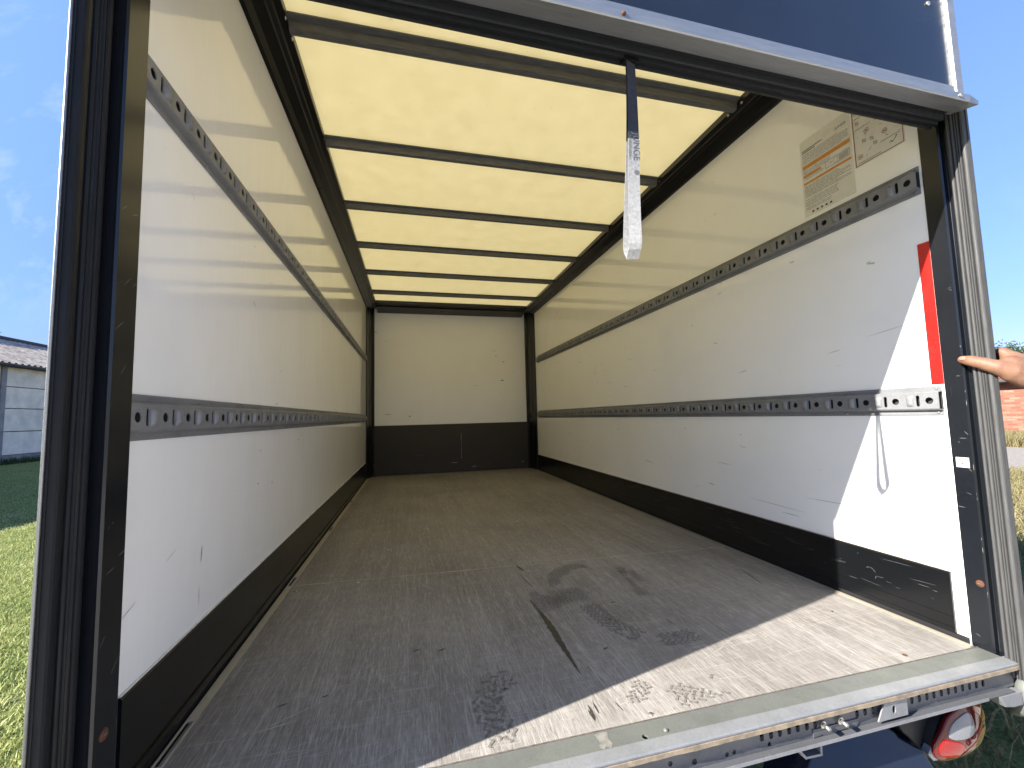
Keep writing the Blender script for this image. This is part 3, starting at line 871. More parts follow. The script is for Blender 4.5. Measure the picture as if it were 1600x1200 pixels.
def dome(poly, base, bulge, extra, rmax=0.105):
    """domed patch over a polygon: rings shrinking to its centre"""
    c = (sum(p[0] for p in poly) / len(poly), sum(p[1] for p in poly) / len(poly))
    dense = []
    for i in range(len(poly)):
        a, b = poly[i], poly[(i + 1) % len(poly)]
        for k in range(3): dense.append((a[0] + (b[0] - a[0]) * k / 3, a[1] + (b[1] - a[1]) * k / 3))
    # soften corners
    for _ in range(2):
        dense = [((dense[i - 1][0] + 2 * dense[i][0] + dense[(i + 1) % len(dense)][0]) / 4, (dense[i - 1][1] + 2 * dense[i][1] + dense[(i + 1) % len(dense)][1]) / 4) for i in range(len(dense))]
    def depth(x, z):
        r2_ = ((x - TLC[0]) / 0.105) ** 2 + ((z - TLC[1]) / 0.082) ** 2
        return base - bulge * max(0, 1 - r2_)
    vs = []; rings = [1.0, 1.0, 0.985, 0.93, 0.7, 0.4]; n = len(dense)
    for ri, s in enumerate(rings):
        for x, z in dense:
            X = c[0] + (x - c[0]) * s; Z = c[1] + (z - c[1]) * s
            d = depth(X, Z) - extra * min(1, ri / 2) + (0.004 if ri == 0 else 0)
            vs.append((X, d, Z))
    fs = [(r * n + k, r * n + (k + 1) % n, (r + 1) * n + (k + 1) % n, (r + 1) * n + k) for r in range(len(rings) - 1) for k in range(n)]
    vs.append((c[0], depth(*c) - extra, c[1])); q = len(vs) - 1
    fs += [((len(rings) - 1) * n + k, (len(rings) - 1) * n + (k + 1) % n, q) for k in range(n)]
    return MB().add(vs, fs, True)
tl = {
 'housing': [(1.772, -.168), (1.771, -.143), (1.782, -.121), (1.801, -.091), (1.813, -.077), (1.838, -.067), (1.877, -.058), (1.92, -.056), (1.944, -.068), (1.956, -.086), (1.957, -.118), (1.949, -.143), (1.92, -.162), (1.88, -.174), (1.837, -.182), (1.811, -.189), (1.787, -.184)],
 'clear': [(1.801, -.119), (1.81, -.099), (1.827, -.085), (1.87, -.072), (1.886, -.079), (1.886, -.105), (1.879, -.127), (1.836, -.13), (1.812, -.128)],
 'red': [(1.79, -.127), (1.802, -.128), (1.836, -.136), (1.858, -.153), (1.836, -.176), (1.829, -.177), (1.799, -.175), (1.782, -.165), (1.781, -.145)],
 'amber': [(1.892, -.072), (1.923, -.062), (1.944, -.071), (1.953, -.092), (1.953, -.113), (1.937, -.112), (1.919, -.091)],
 'brown': [(1.839, -.180), (1.863, -.159), (1.892, -.148), (1.924, -.123), (1.950, -.119), (1.945, -.142), (1.918, -.160), (1.88, -.171)]}
tl = {k: [lp(p) for p in v] for k, v in tl.items()}
body = dome(tl['housing'], -0.086, 0.022, 0.003)
# closed shell behind the lens
shell = MB().prism([(x * 0.98 + TLC[0] * 0.02, z * 0.98 + TLC[1] * 0.02) for x, z in tl['housing']], lambda a, b: (a, -0.085, b), lambda a, b: (a, -0.066, b))
tlo = body.build('tail_light', 'lens_red_dark', T)
shell.build('lamp_shell', 'black_matte', tlo)
tlo['label'] = 'red tail light with clear and amber lenses under the sill'
dome(tl['clear'], -0.0865, 0.022, 0.0042).build('clear_lens', 'lens_clear', tlo)
dome(tl['red'], -0.0865, 0.022, 0.0042).build('bright_lens', 'lens_red', tlo)
dome(tl['amber'], -0.0865, 0.022, 0.0038).build('amber_lens', 'lens_amber', tlo)
dome(tl['brown'], -0.0865, 0.022, 0.0038).build('litter_reflection', 'lens_reflection', tlo)  # brown patch paints the leaf-litter reflection on the lens
MB().prism([lp(p) for p in ((1.760, -0.165), (1.772, -0.150), (1.79, -0.185), (1.775, -0.183))], lambda a, b: (a, -0.084, b), lambda a, b: (a, -0.068, b)).build('lamp_bracket', 'galvanised', T)
# chassis and rear wheels below
for x in (0.65, 1.45):
    MB().box(x - 0.04, x + 0.04, 0.1, LEN + 0.6, -0.22, -0.062).build('chassis_rail', 'black_matte', T, bevel=0.004)
def wheel(x):
    o = MB()
    prof = [(0.0, 0.33), (0.03, 0.345), (0.17, 0.345), (0.20, 0.33), (0.205, 0.26), (0.19, 0.21), (0.01, 0.21), (-0.005, 0.26)]
    n = 32; vs = []; fs = []
    for k in range(n):
        t = 2 * math.pi * k / n
        for a, r in prof: vs.append((x + a, 1.75 + r * math.cos(t), GZ + 0.346 + r * math.sin(t)))
    p = len(prof)
    for k in range(n):
        for i in range(p): fs.append((k * p + i, k * p + (i + 1) % p, ((k + 1) % n) * p + (i + 1) % p, ((k + 1) % n) * p + i))
    o.add(vs, fs, True)
    wo = o.build('wheel', 'tyre', T)
    MB().tube([(x + 0.06, 1.75, GZ + 0.346), (x + 0.14, 1.75, GZ + 0.346)], 0.209, 28).build('rim', 'steel_rim', wo)
wheel(0.02); wheel(1.88)

# ---------------------------------------------------------------- prints, tape and marks on the walls
def on_right(pts, d=0.0010):
    return [(W - d, y, z) for y, z in pts]
def rect_r(m, y0, y1, z0, z1, d, skew=0.0):
    m.add(on_right([(y0, z0), (y1, z0), (y1, z1), (y0, z1)], d), [(0, 1, 2, 3)])
def sheet_box(y0, y1, z0, z1, d, name, mat, parent):
    return MB().box(W - d, W - 0.0001, y0, y1, z0, z1).build(name, mat, parent)
def put_text(m, body, size, y, z, d):
    vs, fs = text_mesh(body, size)
    m.add([(W - d, y - a, z + b) for a, b, c in vs], fs)
ns = sheet_box(0.150, 0.350, 1.470, 1.790, 0.0008, 'notice_sheet', 'film_white', T)
ns['label'] = 'printed notice with orange bars on the right wall'
r_ = random.Random(3)
pm = MB()
def lines(z1, z0, y1, y0, step=0.0062, h=0.0018, ragged=True):
    z = z1
    while z > z0:
        end = y0 + (r_.random() * 0.07 if ragged and r_.random() < 0.4 else 0.0)
        y = y1
        while y > end + 0.004:
            wl_ = 0.006 + 0.016 * r_.random()
            rect_r(pm, max(end, y - wl_), y, z - h, z, 0.0011)
            y -= wl_ + 0.0022
        z -= step
lines(1.730, 1.688, 0.342, 0.160)
lines(1.662, 1.648, 0.342, 0.230)
lines(1.632, 1.624, 0.342, 0.262)
lines(1.596, 1.548, 0.342, 0.160, 0.0056, 0.0017)
lines(1.540, 1.512, 0.342, 0.210)
lines(1.506, 1.496, 0.342, 0.235)
pm.build('print_lines', 'print_grey', ns)['kind'] = 'stuff'
pk = MB()
put_text(pk, 'JUNGE', 0.0135, 0.205, 1.748, 0.0012)
for k, wl_ in enumerate((0.085, 0.055)): rect_r(pk, 0.342 - wl_, 0.342, 1.744 - 0.0075 * k, 1.7475 - 0.0075 * k, 0.0012)
for k in range(5): rect_r(pk, 0.310 - 0.018 * k, 0.318 - 0.018 * k, 1.4795, 1.4870, 0.0012)
pk.build('print_heading', 'print_black', ns)['kind'] = 'stuff'
for y1, y0, z0, z1 in ((0.344, 0.156, 1.668, 1.684), (0.344, 0.270, 1.634, 1.644), (0.344, 0.156, 1.603, 1.612)):
    m = MB(); rect_r(m, y0, y1, z0, z1, 0.0012); m.build('orange_bar', 'print_orange', ns)
dm = MB()
for (a, b, c, d) in ((0.160, 0.252, 1.6205, 1.6220), (0.160, 0.252, 1.6480, 1.6495), (0.160, 0.1615, 1.6221, 1.6479), (0.2505, 0.252, 1.6221, 1.6479), (0.205, 0.2062, 1.6221, 1.6479)):
    rect_r(dm, a, b, c, d, 0.0012)
for k in range(7): rect_r(dm, 0.165, 0.200, 1.625 + 0.003 * k, 1.6262 + 0.003 * k, 0.0012)
dm.add(on_right([(0.208, 1.6225), (0.2095, 1.6225), (0.249, 1.6475), (0.2475, 1.6475)], 0.0012), [(0, 1, 2, 3)])
dm.add(on_right([(0.2475, 1.6225), (0.249, 1.6225), (0.2095, 1.6475), (0.208, 1.6475)], 0.0013), [(0, 1, 2, 3)])
dm.build('print_diagram', 'print_grey', ns)['kind'] = 'stuff'
n2_ = sheet_box(-0.010, 0.146, 1.555, 1.800, 0.0009, 'pictogram_sheet', 'film_white', T)
n2_['label'] = 'pictogram notice with a dark red border on the right wall'
bm_ = MB()
for (a, b, c, d) in ((-0.0075, 0.1435, 1.5580, 1.5605), (-0.0075, 0.1435, 1.7955, 1.7975), (-0.0075, -0.0055, 1.5606, 1.7954), (0.1405, 0.1435, 1.5606, 1.7954)):
    rect_r(bm_, a, b, c, d, 0.0013)
bm_.build('print_border', 'print_red', n2_)['kind'] = 'stuff'
def ring(m, y, z, r, t=0.0016, d=0.0013, n=18):
    for k in range(n):
        a0 = 2 * math.pi * k / n; a1 = 2 * math.pi * (k + 1) / n
        m.add(on_right([(y + r * math.cos(a0), z + r * math.sin(a0)), (y + r * math.cos(a1), z + r * math.sin(a1)), (y + (r - t) * math.cos(a1), z + (r - t) * math.sin(a1)), (y + (r - t) * math.cos(a0), z + (r - t) * math.sin(a0))], d), [(0, 1, 2, 3)])
def stroke(m, y0, z0, y1, z1, t=0.0012, d=0.0014):
    v = Vector((y1 - y0, z1 - z0)); nn = Vector((-v.y, v.x)).normalized() * t / 2
    m.add(on_right([(y0 + nn.x, z0 + nn.y), (y1 + nn.x, z1 + nn.y), (y1 - nn.x, z1 - nn.y), (y0 - nn.x, z0 - nn.y)], d), [(0, 1, 2, 3)])
rm = MB(); km = MB()
for y, z in ((0.131, 1.757), (0.100, 1.672), (0.045, 1.632), (0.125, 1.588)):
    ring(rm, y, z, 0.0085); 
    stroke(km, y - 0.004, z, y + 0.004, z, 0.004)
rm.build('print_ring', 'print_red', n2_)['kind'] = 'stuff'
for y0, z0, y1, z1 in ((0.137, 1.735, 0.085, 1.735), (0.137, 1.693, 0.085, 1.693), (0.075, 1.690, 0.005, 1.690), (0.060, 1.600, 0.003, 1.600), (0.132, 1.566, 0.060, 1.566)):
    stroke(km, y0, z0, y1, z1, 0.0016)
for k in range(26):
    y = r_.uniform(0.004, 0.134); z = r_.uniform(1.572, 1.785); a = r_.uniform(0, 3.1); l = r_.uniform(0.004, 0.014)
    stroke(km, y, z, y + l * math.cos(a), z + l * math.sin(a), 0.0012)
for y, z in ((0.128, 1.715), (0.066, 1.712), (0.085, 1.633), (0.110, 1.640), (0.075, 1.610)):
    ring(km, y, z, 0.006, 0.0014); stroke(km, y - 0.005, z - 0.006, y + 0.006, z + 0.008, 0.0013)
stroke(km, 0.030, 1.585, 0.024, 1.578, 0.003); stroke(km, 0.024, 1.578, 0.010, 1.594, 0.002)
km.build('print_pictograms', 'print_black', n2_)['kind'] = 'stuff'

tape = MB().box(W - 0.0012, W - 0.0002, -0.0435, -0.0125, 0.757, 1.205)
to = tape.build('reflective_tape', 'red_tape', T)
to['label'] = 'bright red tape strip beside the right door post'
# lamp sticker on the right post
sx_ = W - 0.002
ss = MB().box(sx_ - 0.0008, sx_ - 0.0001, -0.0835, -0.0530, 0.509, 0.5385).build('lamp_sticker', 'paper_white', T, bevel=0.0003)
ss['label'] = 'small white sticker with a light bulb symbol'
im = MB()
def st_stroke(y0, z0, y1, z1, t=0.0021):
    v = Vector((y1 - y0, z1 - z0)); nn = Vector((-v.y, v.x)).normalized() * t / 2
    im.add([(sx_ - 0.0011, a, b) for a, b in ((y0 + nn.x, z0 + nn.y), (y1 + nn.x, z1 + nn.y), (y1 - nn.x, z1 - nn.y), (y0 - nn.x, z0 - nn.y))], [(0, 1, 2, 3)])
bc = (-0.0685, 0.5275)
for k in range(9):
    a = -0.5 + (math.pi + 1.0) * k / 8
    st_stroke(bc[0] + 0.0062 * math.cos(a), bc[1] + 0.0062 * math.sin(a), bc[0] + 0.0100 * math.cos(a), bc[1] + 0.0100 * math.sin(a))
for k in range(14):
    a0 = -1.0 + (math.pi + 2.0) * k / 14; a1 = -1.0 + (math.pi + 2.0) * (k + 1) / 14
    st_stroke(bc[0] + 0.0046 * math.cos(a0), bc[1] + 0.0046 * math.sin(a0), bc[0] + 0.0046 * math.cos(a1), bc[1] + 0.0046 * math.sin(a1), 0.0013)
st_stroke(bc[0], bc[1] - 0.0040, bc[0], bc[1] - 0.0085, 0.0036)
for k in range(5): st_stroke(-0.0600 - 0.0036 * k, 0.5130, -0.0627 - 0.0036 * k, 0.5130, 0.0014)
im.build('print_symbol', 'print_black', ss)['kind'] = 'stuff'

# scuffs: thin dark and pale strokes on walls and floor
def scuffs(plane, items, name, mat, parent=T):
    m = MB()
    for (a, b, ln, ang, wd) in items:
        segs = 4; pts = []
        for k in range(segs + 1):
            t = k / segs - 0.5
            pts.append((a + ln * t * math.cos(ang) + 0.008 * ln * math.sin(3 * t + a * 9), b + ln * t * math.sin(ang), wd * (1 - (2 * t) ** 2) + 0.0002))
        vs = []
        for (u, v, h) in pts:
            nx_, ny_ = -math.sin(ang), math.cos(ang)
            for s in (-1, 1):
                p = (u + s * h / 2 * nx_, v + s * h / 2 * ny_)
                vs.append(plane(*p))
        m.add(vs, [(2 * k, 2 * k + 1, 2 * k + 3, 2 * k + 2) for k in range(segs)])
    o = m.build(name, mat, parent); o['kind'] = 'stuff'
    return o
r_ = random.Random(11)
PL = lambda y, z: (0.0006, y, z)
PR = lambda y, z: (W - 0.0006, y, z)
PB = lambda x, z: (x, LEN - 0.0008, z)
PF = lambda x, y: (x, y, 0.0007)
itL = [(r_.uniform(0.05, 3.9), r_.uniform(0.22, 1.3), r_.uniform(0.008, 0.06), r_.choice([1.57, 1.2, 0.4, 2.5]), r_.uniform(0.0008, 0.0025)) for _ in range(26)]
itL += [(0.30, 0.36, 0.045, 1.45, 0.006), (0.02, 0.34, 0.05, 0.35, 0.0015), (0.16, 0.40, 0.05, 0.4, 0.001), (0.62, 1.10, 0.03, 2.6, 0.004)]
itL = [i for i in itL if abs(i[1] - 0.7075) > 0.08]
scuffs(PL, itL, 'wall_scuffs', 'wall_scuff')
itR = [(r_.uniform(0.2, 3.9), r_.uniform(0.22, 1.3), r_.uniform(0.01, 0.10), r_.choice([0.0, 0.05, 3.0, 0.2]), r_.uniform(0.0008, 0.003)) for _ in range(46)]
itR += [(0.15, 0.34, 0.22, 3.08, 0.0018), (0.35, 0.33, 0.2, 3.12, 0.0015), (0.6, 0.27, 0.3, 0.03, 0.0015), (1.0, 0.30, 0.05, 0.1, 0.004), (0.9, 0.42, 0.10, 0.05, 0.002), (1.6, 0.36, 0.12, 0.1, 0.003), (2.4, 1.05, 0.05, 0.3, 0.004), (0.1, 0.95, 0.12, 3.0, 0.0012)]
itR = [i for i in itR if abs(i[1] - 0.7075) > 0.08]
scuffs(PR, itR, 'wall_scuffs', 'wall_scuff')
scuffs(PB, [(1.70, 1.17, 0.05, 0.1, 0.012), (1.72, 1.42, 0.03, 0.2, 0.008), (1.62, 1.50, 0.02, 0.4, 0.008), (1.35, 1.10, 0.02, 0.3, 0.006), (0.5, 0.72, 0.03, 0.4, 0.01)], 'wall_scuffs', 'scuff_dark')
scuffs(lambda x, z: (x, LEN - 0.0168, z), [(1.14, 0.18 + 0.03 * k, r_.uniform(0.01, 0.03), 1.5, 0.007) for k in range(11)] + [(1.05, 0.12, 0.10, 0.0, 0.006), (1.30, 0.06, 0.07, 0.05, 0.008), (1.95, 0.09, 0.04, 0.1, 0.008)], 'kick_scuffs', 'wall_scuff')
KR = lambda y, z: (W - 0.0077, y, z)
scuffs(KR, [(r_.uniform(0.0, 2.6), r_.uniform(0.07, 0.18), 0.006 + 0.16 * r_.random() ** 3, r_.uniform(-0.12, 0.08), r_.uniform(0.0003, 0.0009)) for _ in range(90)], 'kick_scuffs', 'kick_scuff')
ARC = [(0.215 + 0.018 * math.cos(t), 0.108 + 0.022 * math.sin(t), 0.012, t + 1.57, 0.0011) for t in (1.2, 1.9, 2.4, 3.4)]
scuffs(KR, ARC, 'kick_scuffs', 'kick_scuff')
scuffs(lambda y, z: (W - 0.0024, y, z), [(r_.uniform(-0.087, -0.048), r_.uniform(0.02, 1.25), r_.uniform(0.004, 0.022), r_.uniform(-0.6, 1.0), r_.uniform(0.0002, 0.0004)) for _ in range(10)] +
       [(-0.0915, r_.uniform(0.05, 1.2), r_.uniform(0.004, 0.02), 1.57, 0.0005) for _ in range(10)], 'post_scratches', 'wall_scuff')
scuffs(lambda y, z: (0.0212, y, z), [(r_.uniform(-0.085, -0.04), r_.uniform(0.05, 1.2), r_.uniform(0.004, 0.03), r_.uniform(0.2, 1.2), r_.uniform(0.0002, 0.0005)) for _ in range(12)], 'post_scratches', 'wall_scuff')
# floor scratches
itF = []
for _ in range(620):
    y = -0.04 + 3.6 * r_.random() ** 1.7
    a = r_.choice([1.57, 1.65, 1.45, 1.9, 1.2, 0.4, 0.05]) + r_.gauss(0, 0.12)
    itF.append((r_.uniform(0.08, 2.02), y, 0.02 + 0.22 * r_.random() ** 2.2, a, r_.uniform(0.0003, 0.0011)))
itF = [(x, max(y, -0.045 + l / 2), l, a, w_) for x, y, l, a, w_ in itF]
itF += [(1.72, 0.14, 0.36, 1.35, 0.0022), (1.76, 0.12, 0.34, 1.35, 0.0018), (0.22, 0.15, 0.10, 0.2, 0.003), (0.25, 0.18, 0.14, 0.5, 0.002)]
scuffs(PF, itF, 'floor_scratches', 'scratch_pale')
itD = [(1.0, 0.93, 0.10, 1.75, 0.010), (0.99, 0.78, 0.14, 1.68, 0.004), (1.353, 0.315, 0.06, 1.75, 0.003), (1.90, 0.545, 0.19, 1.31, 0.006), (0.93, 0.0, 0.05, 1.5, 0.006), (0.945, 0.01, 0.04, 1.5, 0.004), (0.925, -0.01, 0.04, 1.6, 0.005), (1.0, 0.0, 0.04, 1.7, 0.002)]
itD += [(r_.uniform(0.1, 2.0), r_.uniform(0.1, 3.5), r_.uniform(0.01, 0.03), r_.uniform(0, 0.4), r_.uniform(0.003, 0.008)) for _ in range(34)]
scuffs(lambda x, y: (x, y, 0.0010), itD, 'floor_stains', 'scuff_dark')
# the long tapering gouge
gm_ = MB()
gp = [(0.956, 0.60, 0.006), (0.962, 0.50, 0.012), (0.966, 0.43, 0.020), (0.965, 0.36, 0.022), (0.963, 0.28, 0.017), (0.962, 0.20, 0.009), (0.961, 0.132, 0.001)]
dn = []
for i in range(len(gp) - 1):
    for k in range(10):
        t = k / 10; a, b = gp[i], gp[i + 1]
        dn.append(tuple(a[q] + (b[q] - a[q]) * t for q in range(3)))
vs = []
for i, (x, y, h) in enumerate(dn):
    j = 0.25 * h * noise.noise(Vector((y * 60, 0, 0))); j2 = 0.25 * h * noise.noise(Vector((y * 60, 9, 0)))
    vs += [(x - h / 2 + j, y, 0.0009), (x + h / 2 + j2, y, 0.0009)]
gm_.add(vs, [(2 * i, 2 * i + 1, 2 * i + 3, 2 * i + 2) for i in range(len(dn) - 1)])
gm_.build('floor_gouge', 'scuff_dark', T)

# muddy tyre prints on the floor: bands of little wavy lugs
def tread(path, width, pitch, dens, name='tread_print', mat='tread_dirt'):
    m = MB()
    pts = [Vector(p) for p in path]
    d = [0]
    for i in range(len(pts) - 1): d.append(d[-1] + (pts[i + 1] - pts[i]).length)
    s = 0; row = 0
    while s < d[-1]:
        i = max(k for k in range(len(d) - 1) if d[k] <= s)
        t = (s - d[i]) / (d[i + 1] - d[i])
        p = pts[i].lerp(pts[i + 1], t); tg = (pts[i + 1] - pts[i]).normalized(); nn = Vector((-tg.y, tg.x))
        nlug = max(2, int(width / (pitch * 1.15)))
        for k in range(nlug):
            q = (k + 0.5 + (0.5 if row % 2 else 0)) / nlug - 0.5
            if abs(q) > 0.55: continue
            if noise.noise(Vector((p.x * 9 + q, p.y * 9, row * 0.05))) > dens: continue
            c = p + nn * q * width
            # an S-shaped lug
            sg = 1 if (row + k) % 2 else -1
            l = pitch * 0.95; wd = pitch * 0.36
            vs = []
            for j in range(5):
                a = j / 4 - 0.5
                cc = c + tg * a * l + nn * sg * 0.28 * l * math.sin(a * 5.2)
                ww = wd * (1 - 0.5 * abs(a))
                vs += [(cc.x - nn.x * ww / 2, cc.y - nn.y * ww / 2, 0.0012), (cc.x + nn.x * ww / 2, cc.y + nn.y * ww / 2, 0.0012)]
            m.add(vs, [(2 * j, 2 * j + 1, 2 * j + 3, 2 * j + 2) for j in range(4)])
        s += pitch * 0.62; row += 1
    if m.v:
        o = m.build(name, mat, T); o['kind'] = 'stuff'
tread([(1.095, .60), (1.105, .70), (1.119, .78), (1.197, .868), (1.285, .88), (1.36, .827), (1.435, .761), (1.421, .661), (1.384, .515)], 0.070, 0.014, 0.12, mat='tread_faint')
tread([(.965, .61), (1.034, .600), (1.096, .60), (1.174, .60)], 0.11, 0.014, 0.22, mat='tread_faint')
tread([(.959, .52), (1.021, .529), (1.098, .572)], 0.06, 0.014, 0.2, mat='tread_faint')
tread([(1.140, .50), (1.155, .355), (1.205, .255)], 0.075, 0.019, 0.6)
tread([(1.265, .222), (1.322, .214), (1.384, .223)], 0.07, 0.017, 0.35)
tread([(.772, .19), (.721, .161), (.694, .116), (.690, .061), (.703, .021), (.706, -.03)], 0.075, 0.023, 0.7)
tread([(1.150, -.011), (1.235, -.003), (1.29, -.001)], 0.075, 0.020, 0.25)
tread([(1.095, .064), (1.062, .029), (1.017, -.007), (.987, .001)], 0.045, 0.018, 0.05)
# floor screws
for x, y in ((1.059, -0.042), (0.30, 0.98), (0.06, 0.96), (1.86, -0.03), (0.62, 1.75), (0.4, 1.4), (1.2, 1.75)):
    MB().tube([(x, y, -0.001), (x, y, 0.0013)], [0.007, 0.0055], 12).build('floor_screw', 'rust' if x > 1.8 else 'screw_steel', T)
MB().prism([(0.903, -0.098), (0.911, -0.106), (0.918, -0.099), (0.927, -0.107), (0.934, -0.096), (0.931, -0.080), (0.938, -0.064), (0.920, -0.061), (0.907, -0.064), (0.910, -0.082)], lambda a, b: (a, b, 0.0002), lambda a, b: (a, b, 0.0005)).build('dirt_smear', 'smear', T)

# ------------------------------------------------------------------ strap loop hanging from the header
strap = thing('pull_strap', (1.045, -0.1, 1.045), 'light grey fabric pull strap hanging as a loop from the header', 'strap')
sm_ = MB()
def strap_layer(t, side):
    """t 0 top .. 1 bottom -> centre, half-vector"""
    z = 1.548 - t * (1.548 - 1.055)
    gap = 0.004 + 0.030 * (t ** 2.2) * (1 - max(0, (t - 0.93) / 0.07) ** 2) if t > 0.05 else 0.004
    x = 1.048 - 0.016 * t + 0.003 * math.sin(t * 5)
    ang = -0.32 * (1 - t) ** 1.3 + 0.42 * t
    y = -0.108 + side * gap / 2
    h = Vector((math.cos(ang), -math.sin(ang), 0)) * 0.0140
    return Vector((x, y, z)), h
NS = 36
ring_pts = []
for k in range(NS + 1): ring_pts.append(strap_layer(k / NS, -1))
c_b, h_b = strap_layer(1, -1)
ring_pts.append((Vector((c_b.x, -0.108, 1.0505)), h_b))
for k in range(NS, -1, -1): ring_pts.append(strap_layer(k / NS, 1))
vs = []
for i, (c, h) in enumerate(ring_pts):
    a = ring_pts[max(i - 1, 0)][0]; b = ring_pts[min(i + 1, len(ring_pts) - 1)][0]
    tg = (b - a).normalized(); nn = tg.cross(h).normalized() * 0.0009
    vs += [c - h + nn, c + h + nn, c + h - nn, c - h - nn]
fs = []
for i in range(len(ring_pts) - 1):
    o_ = i * 4
    for k in range(4): fs.append((o_ + k, o_ + (k + 1) % 4, o_ + 4 + (k + 1) % 4, o_ + 4 + k))
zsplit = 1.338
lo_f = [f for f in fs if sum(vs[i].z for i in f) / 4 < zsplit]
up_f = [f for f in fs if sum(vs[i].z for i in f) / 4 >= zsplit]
MB().add(vs, lo_f).build('webbing', 'strap_grey', strap)
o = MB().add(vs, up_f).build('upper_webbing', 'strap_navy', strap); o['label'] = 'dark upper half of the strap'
MB().box(1.028, 1.068, -0.116, -0.100, 1.540, 1.556).build('strap_clip', 'frame_black', strap)
def strap_text(body, size, t0, off):
    tv, tf = text_mesh(body, size)
    m = MB(); o2 = []
    for a, b, c in tv:
        t = t0 + a / (1.548 - 1.055)
        p, h = strap_layer(min(max(t, 0.0), 1), -1)
        hn = h.normalized()
        p = p + hn * (b + off)
        nrm = Vector((-hn.y, hn.x, 0)).normalized()
        if nrm.y > 0: nrm = -nrm
        o2.append(p + nrm * 0.0016)
    m.add(o2, tf)
    m.build('lettering', 'strap_print', strap)
strap_text('JUNGE', 0.0240, 0.385, -0.001)
strap_text('FAHRZEUGBAU', 0.0085, 0.40, -0.0125)
lg = MB()
for (a0, b0) in ((0.0, 0.0),):
    pts = []
    for k in range(12):
        t = 0.590 + 0.006 * math.cos(2 * math.pi * k / 12) / 0.493; p, h = strap_layer(t, -1); hn = h.normalized()
        pts.append(p + hn * (0.006 + 0.006 * math.sin(2 * math.pi * k / 12)) + Vector((0, -0.0017, 0)))
    lg.add(pts, [tuple(range(12))])
lg.build('emblem', 'strap_print', strap)

# ------------------------------------------------------------------ barn on the left
barn = thing('barn', (-18, 25, GZ), 'long barn of pale concrete panels with a grey corrugated roof', 'barn')
bx = -16.0
by0, bayw, nb = 5.6, 5.0, 8
zs_ = [GZ + 0.37, 0.56, 1.535, 2.457, 3.30]
for i in range(nb):
    y0 = by0 + i * bayw
    for k in range(4):
        MB().box(bx - 0.12, bx + 0.02 * ((i * 7 + k * 3) % 3) * 0.3, y0 + 0.12, y0 + bayw - 0.12, zs_[k] + 0.02, zs_[k + 1] - 0.015).build('wall_panel', 'concrete_panel', barn, bevel=0.01)
    MB().box(bx - 0.2, bx + 0.06, y0 - 0.11, y0 + 0.11, GZ, 3.32).build('concrete_post', 'concrete_post', barn)
    MB().box(bx - 0.12, bx + 0.07, y0 + 0.115, y0 + bayw - 0.115, GZ - 0.05, GZ + 0.375).build('plinth', 'concrete_base', barn)
MB().box(bx - 8.0, bx - 0.14, by0, by0 + nb * bayw, GZ, 3.26).build('barn_core', 'concrete_base', barn)
MB().tube([(bx + 0.30, by0 - 0.3, 3.33), (bx + 0.30, by0 + nb * bayw, 3.33)], 0.075, 8).build('gutter', 'gutter_grey', barn)
ex, ez, rx, rz = bx + 0.28, 3.40, -20.0, 5.28
def corr(y0, y1, x0, z0, x1, z1, off, name, mat, lam=0.30, amp=0.045):
    n = max(4, int((y1 - y0) / lam * 6)); vs = []; fs = []
    nseg = 3
    for i in range(n + 1):
        y = y0 + (y1 - y0) * i / n
        for j in range(nseg + 1):
            t = j / nseg
            vs.append((x0 + (x1 - x0) * t, y, z0 + (z1 - z0) * t + amp * math.sin(2 * math.pi * y / lam) + off))
    for i in range(n):
        for j in range(nseg):
            a = i * (nseg + 1) + j
            fs.append((a, a + 1, a + nseg + 2, a + nseg + 1))
    return MB().add(vs, fs, True).build(name, mat, barn)
rows = 4
rr_ = random.Random(5)
for r in range(rows):
    t0, t1 = r / rows, (r + 1) / rows + 0.03
    y = by0 - 0.4
    while y < by0 + nb * bayw:
        x0 = ex + (rx - ex) * t0; z0 = ez + (rz - ez) * t0; x1 = ex + (rx - ex) * min(t1, 1); z1 = ez + (rz - ez) * min(t1, 1)
        light = r == 2 and int(y * 2) % 7 in (2, 3)
        corr(y, y + 1.82, x0, z0 + rr_.uniform(-0.01, 0.015), x1, z1 + 0.0, -0.05 * 0 + 0.03 * (rows - r) / rows + rr_.uniform(0, 0.012), 'roof_light' if light else 'roof_sheet', 'roof_light' if light else 'fibre_cement')
        y += 1.80
MB().tube([(rx, by0 - 0.4, rz + 0.06), (rx, by0 + nb * bayw, rz + 0.06)], 0.13, 8).build('ridge_cap', 'gutter_grey', barn)
MB().add([(rx, by0 - 0.4, rz), (rx, by0 + nb * bayw, rz), (rx - 4.4, by0 + nb * bayw, ez), (rx - 4.4, by0 - 0.4, ez)], [(0, 1, 2, 3)]).build('rear_roof_slope', 'fibre_cement', barn)
# pale vent box behind the ridge
vb = thing('roof_vent_box', (-20.7, 24.5, 5.0), 'pale box standing up behind the barn ridge', 'vent')
MB().box(-21.3, -20.3, 18.5, 25.9, 4.9, 5.58).build('housing', 'pale_metal', vb)
m = MB()
for k in range(6): m.box(-20.32, -20.26, 19.2 + 1.2 * k, 19.26 + 1.2 * k, 5.585, 5.66)
m.box(-20.33, -20.25, 18.5, 25.9, 5.661, 5.70)
m.build('rail', 'pale_metal', vb)

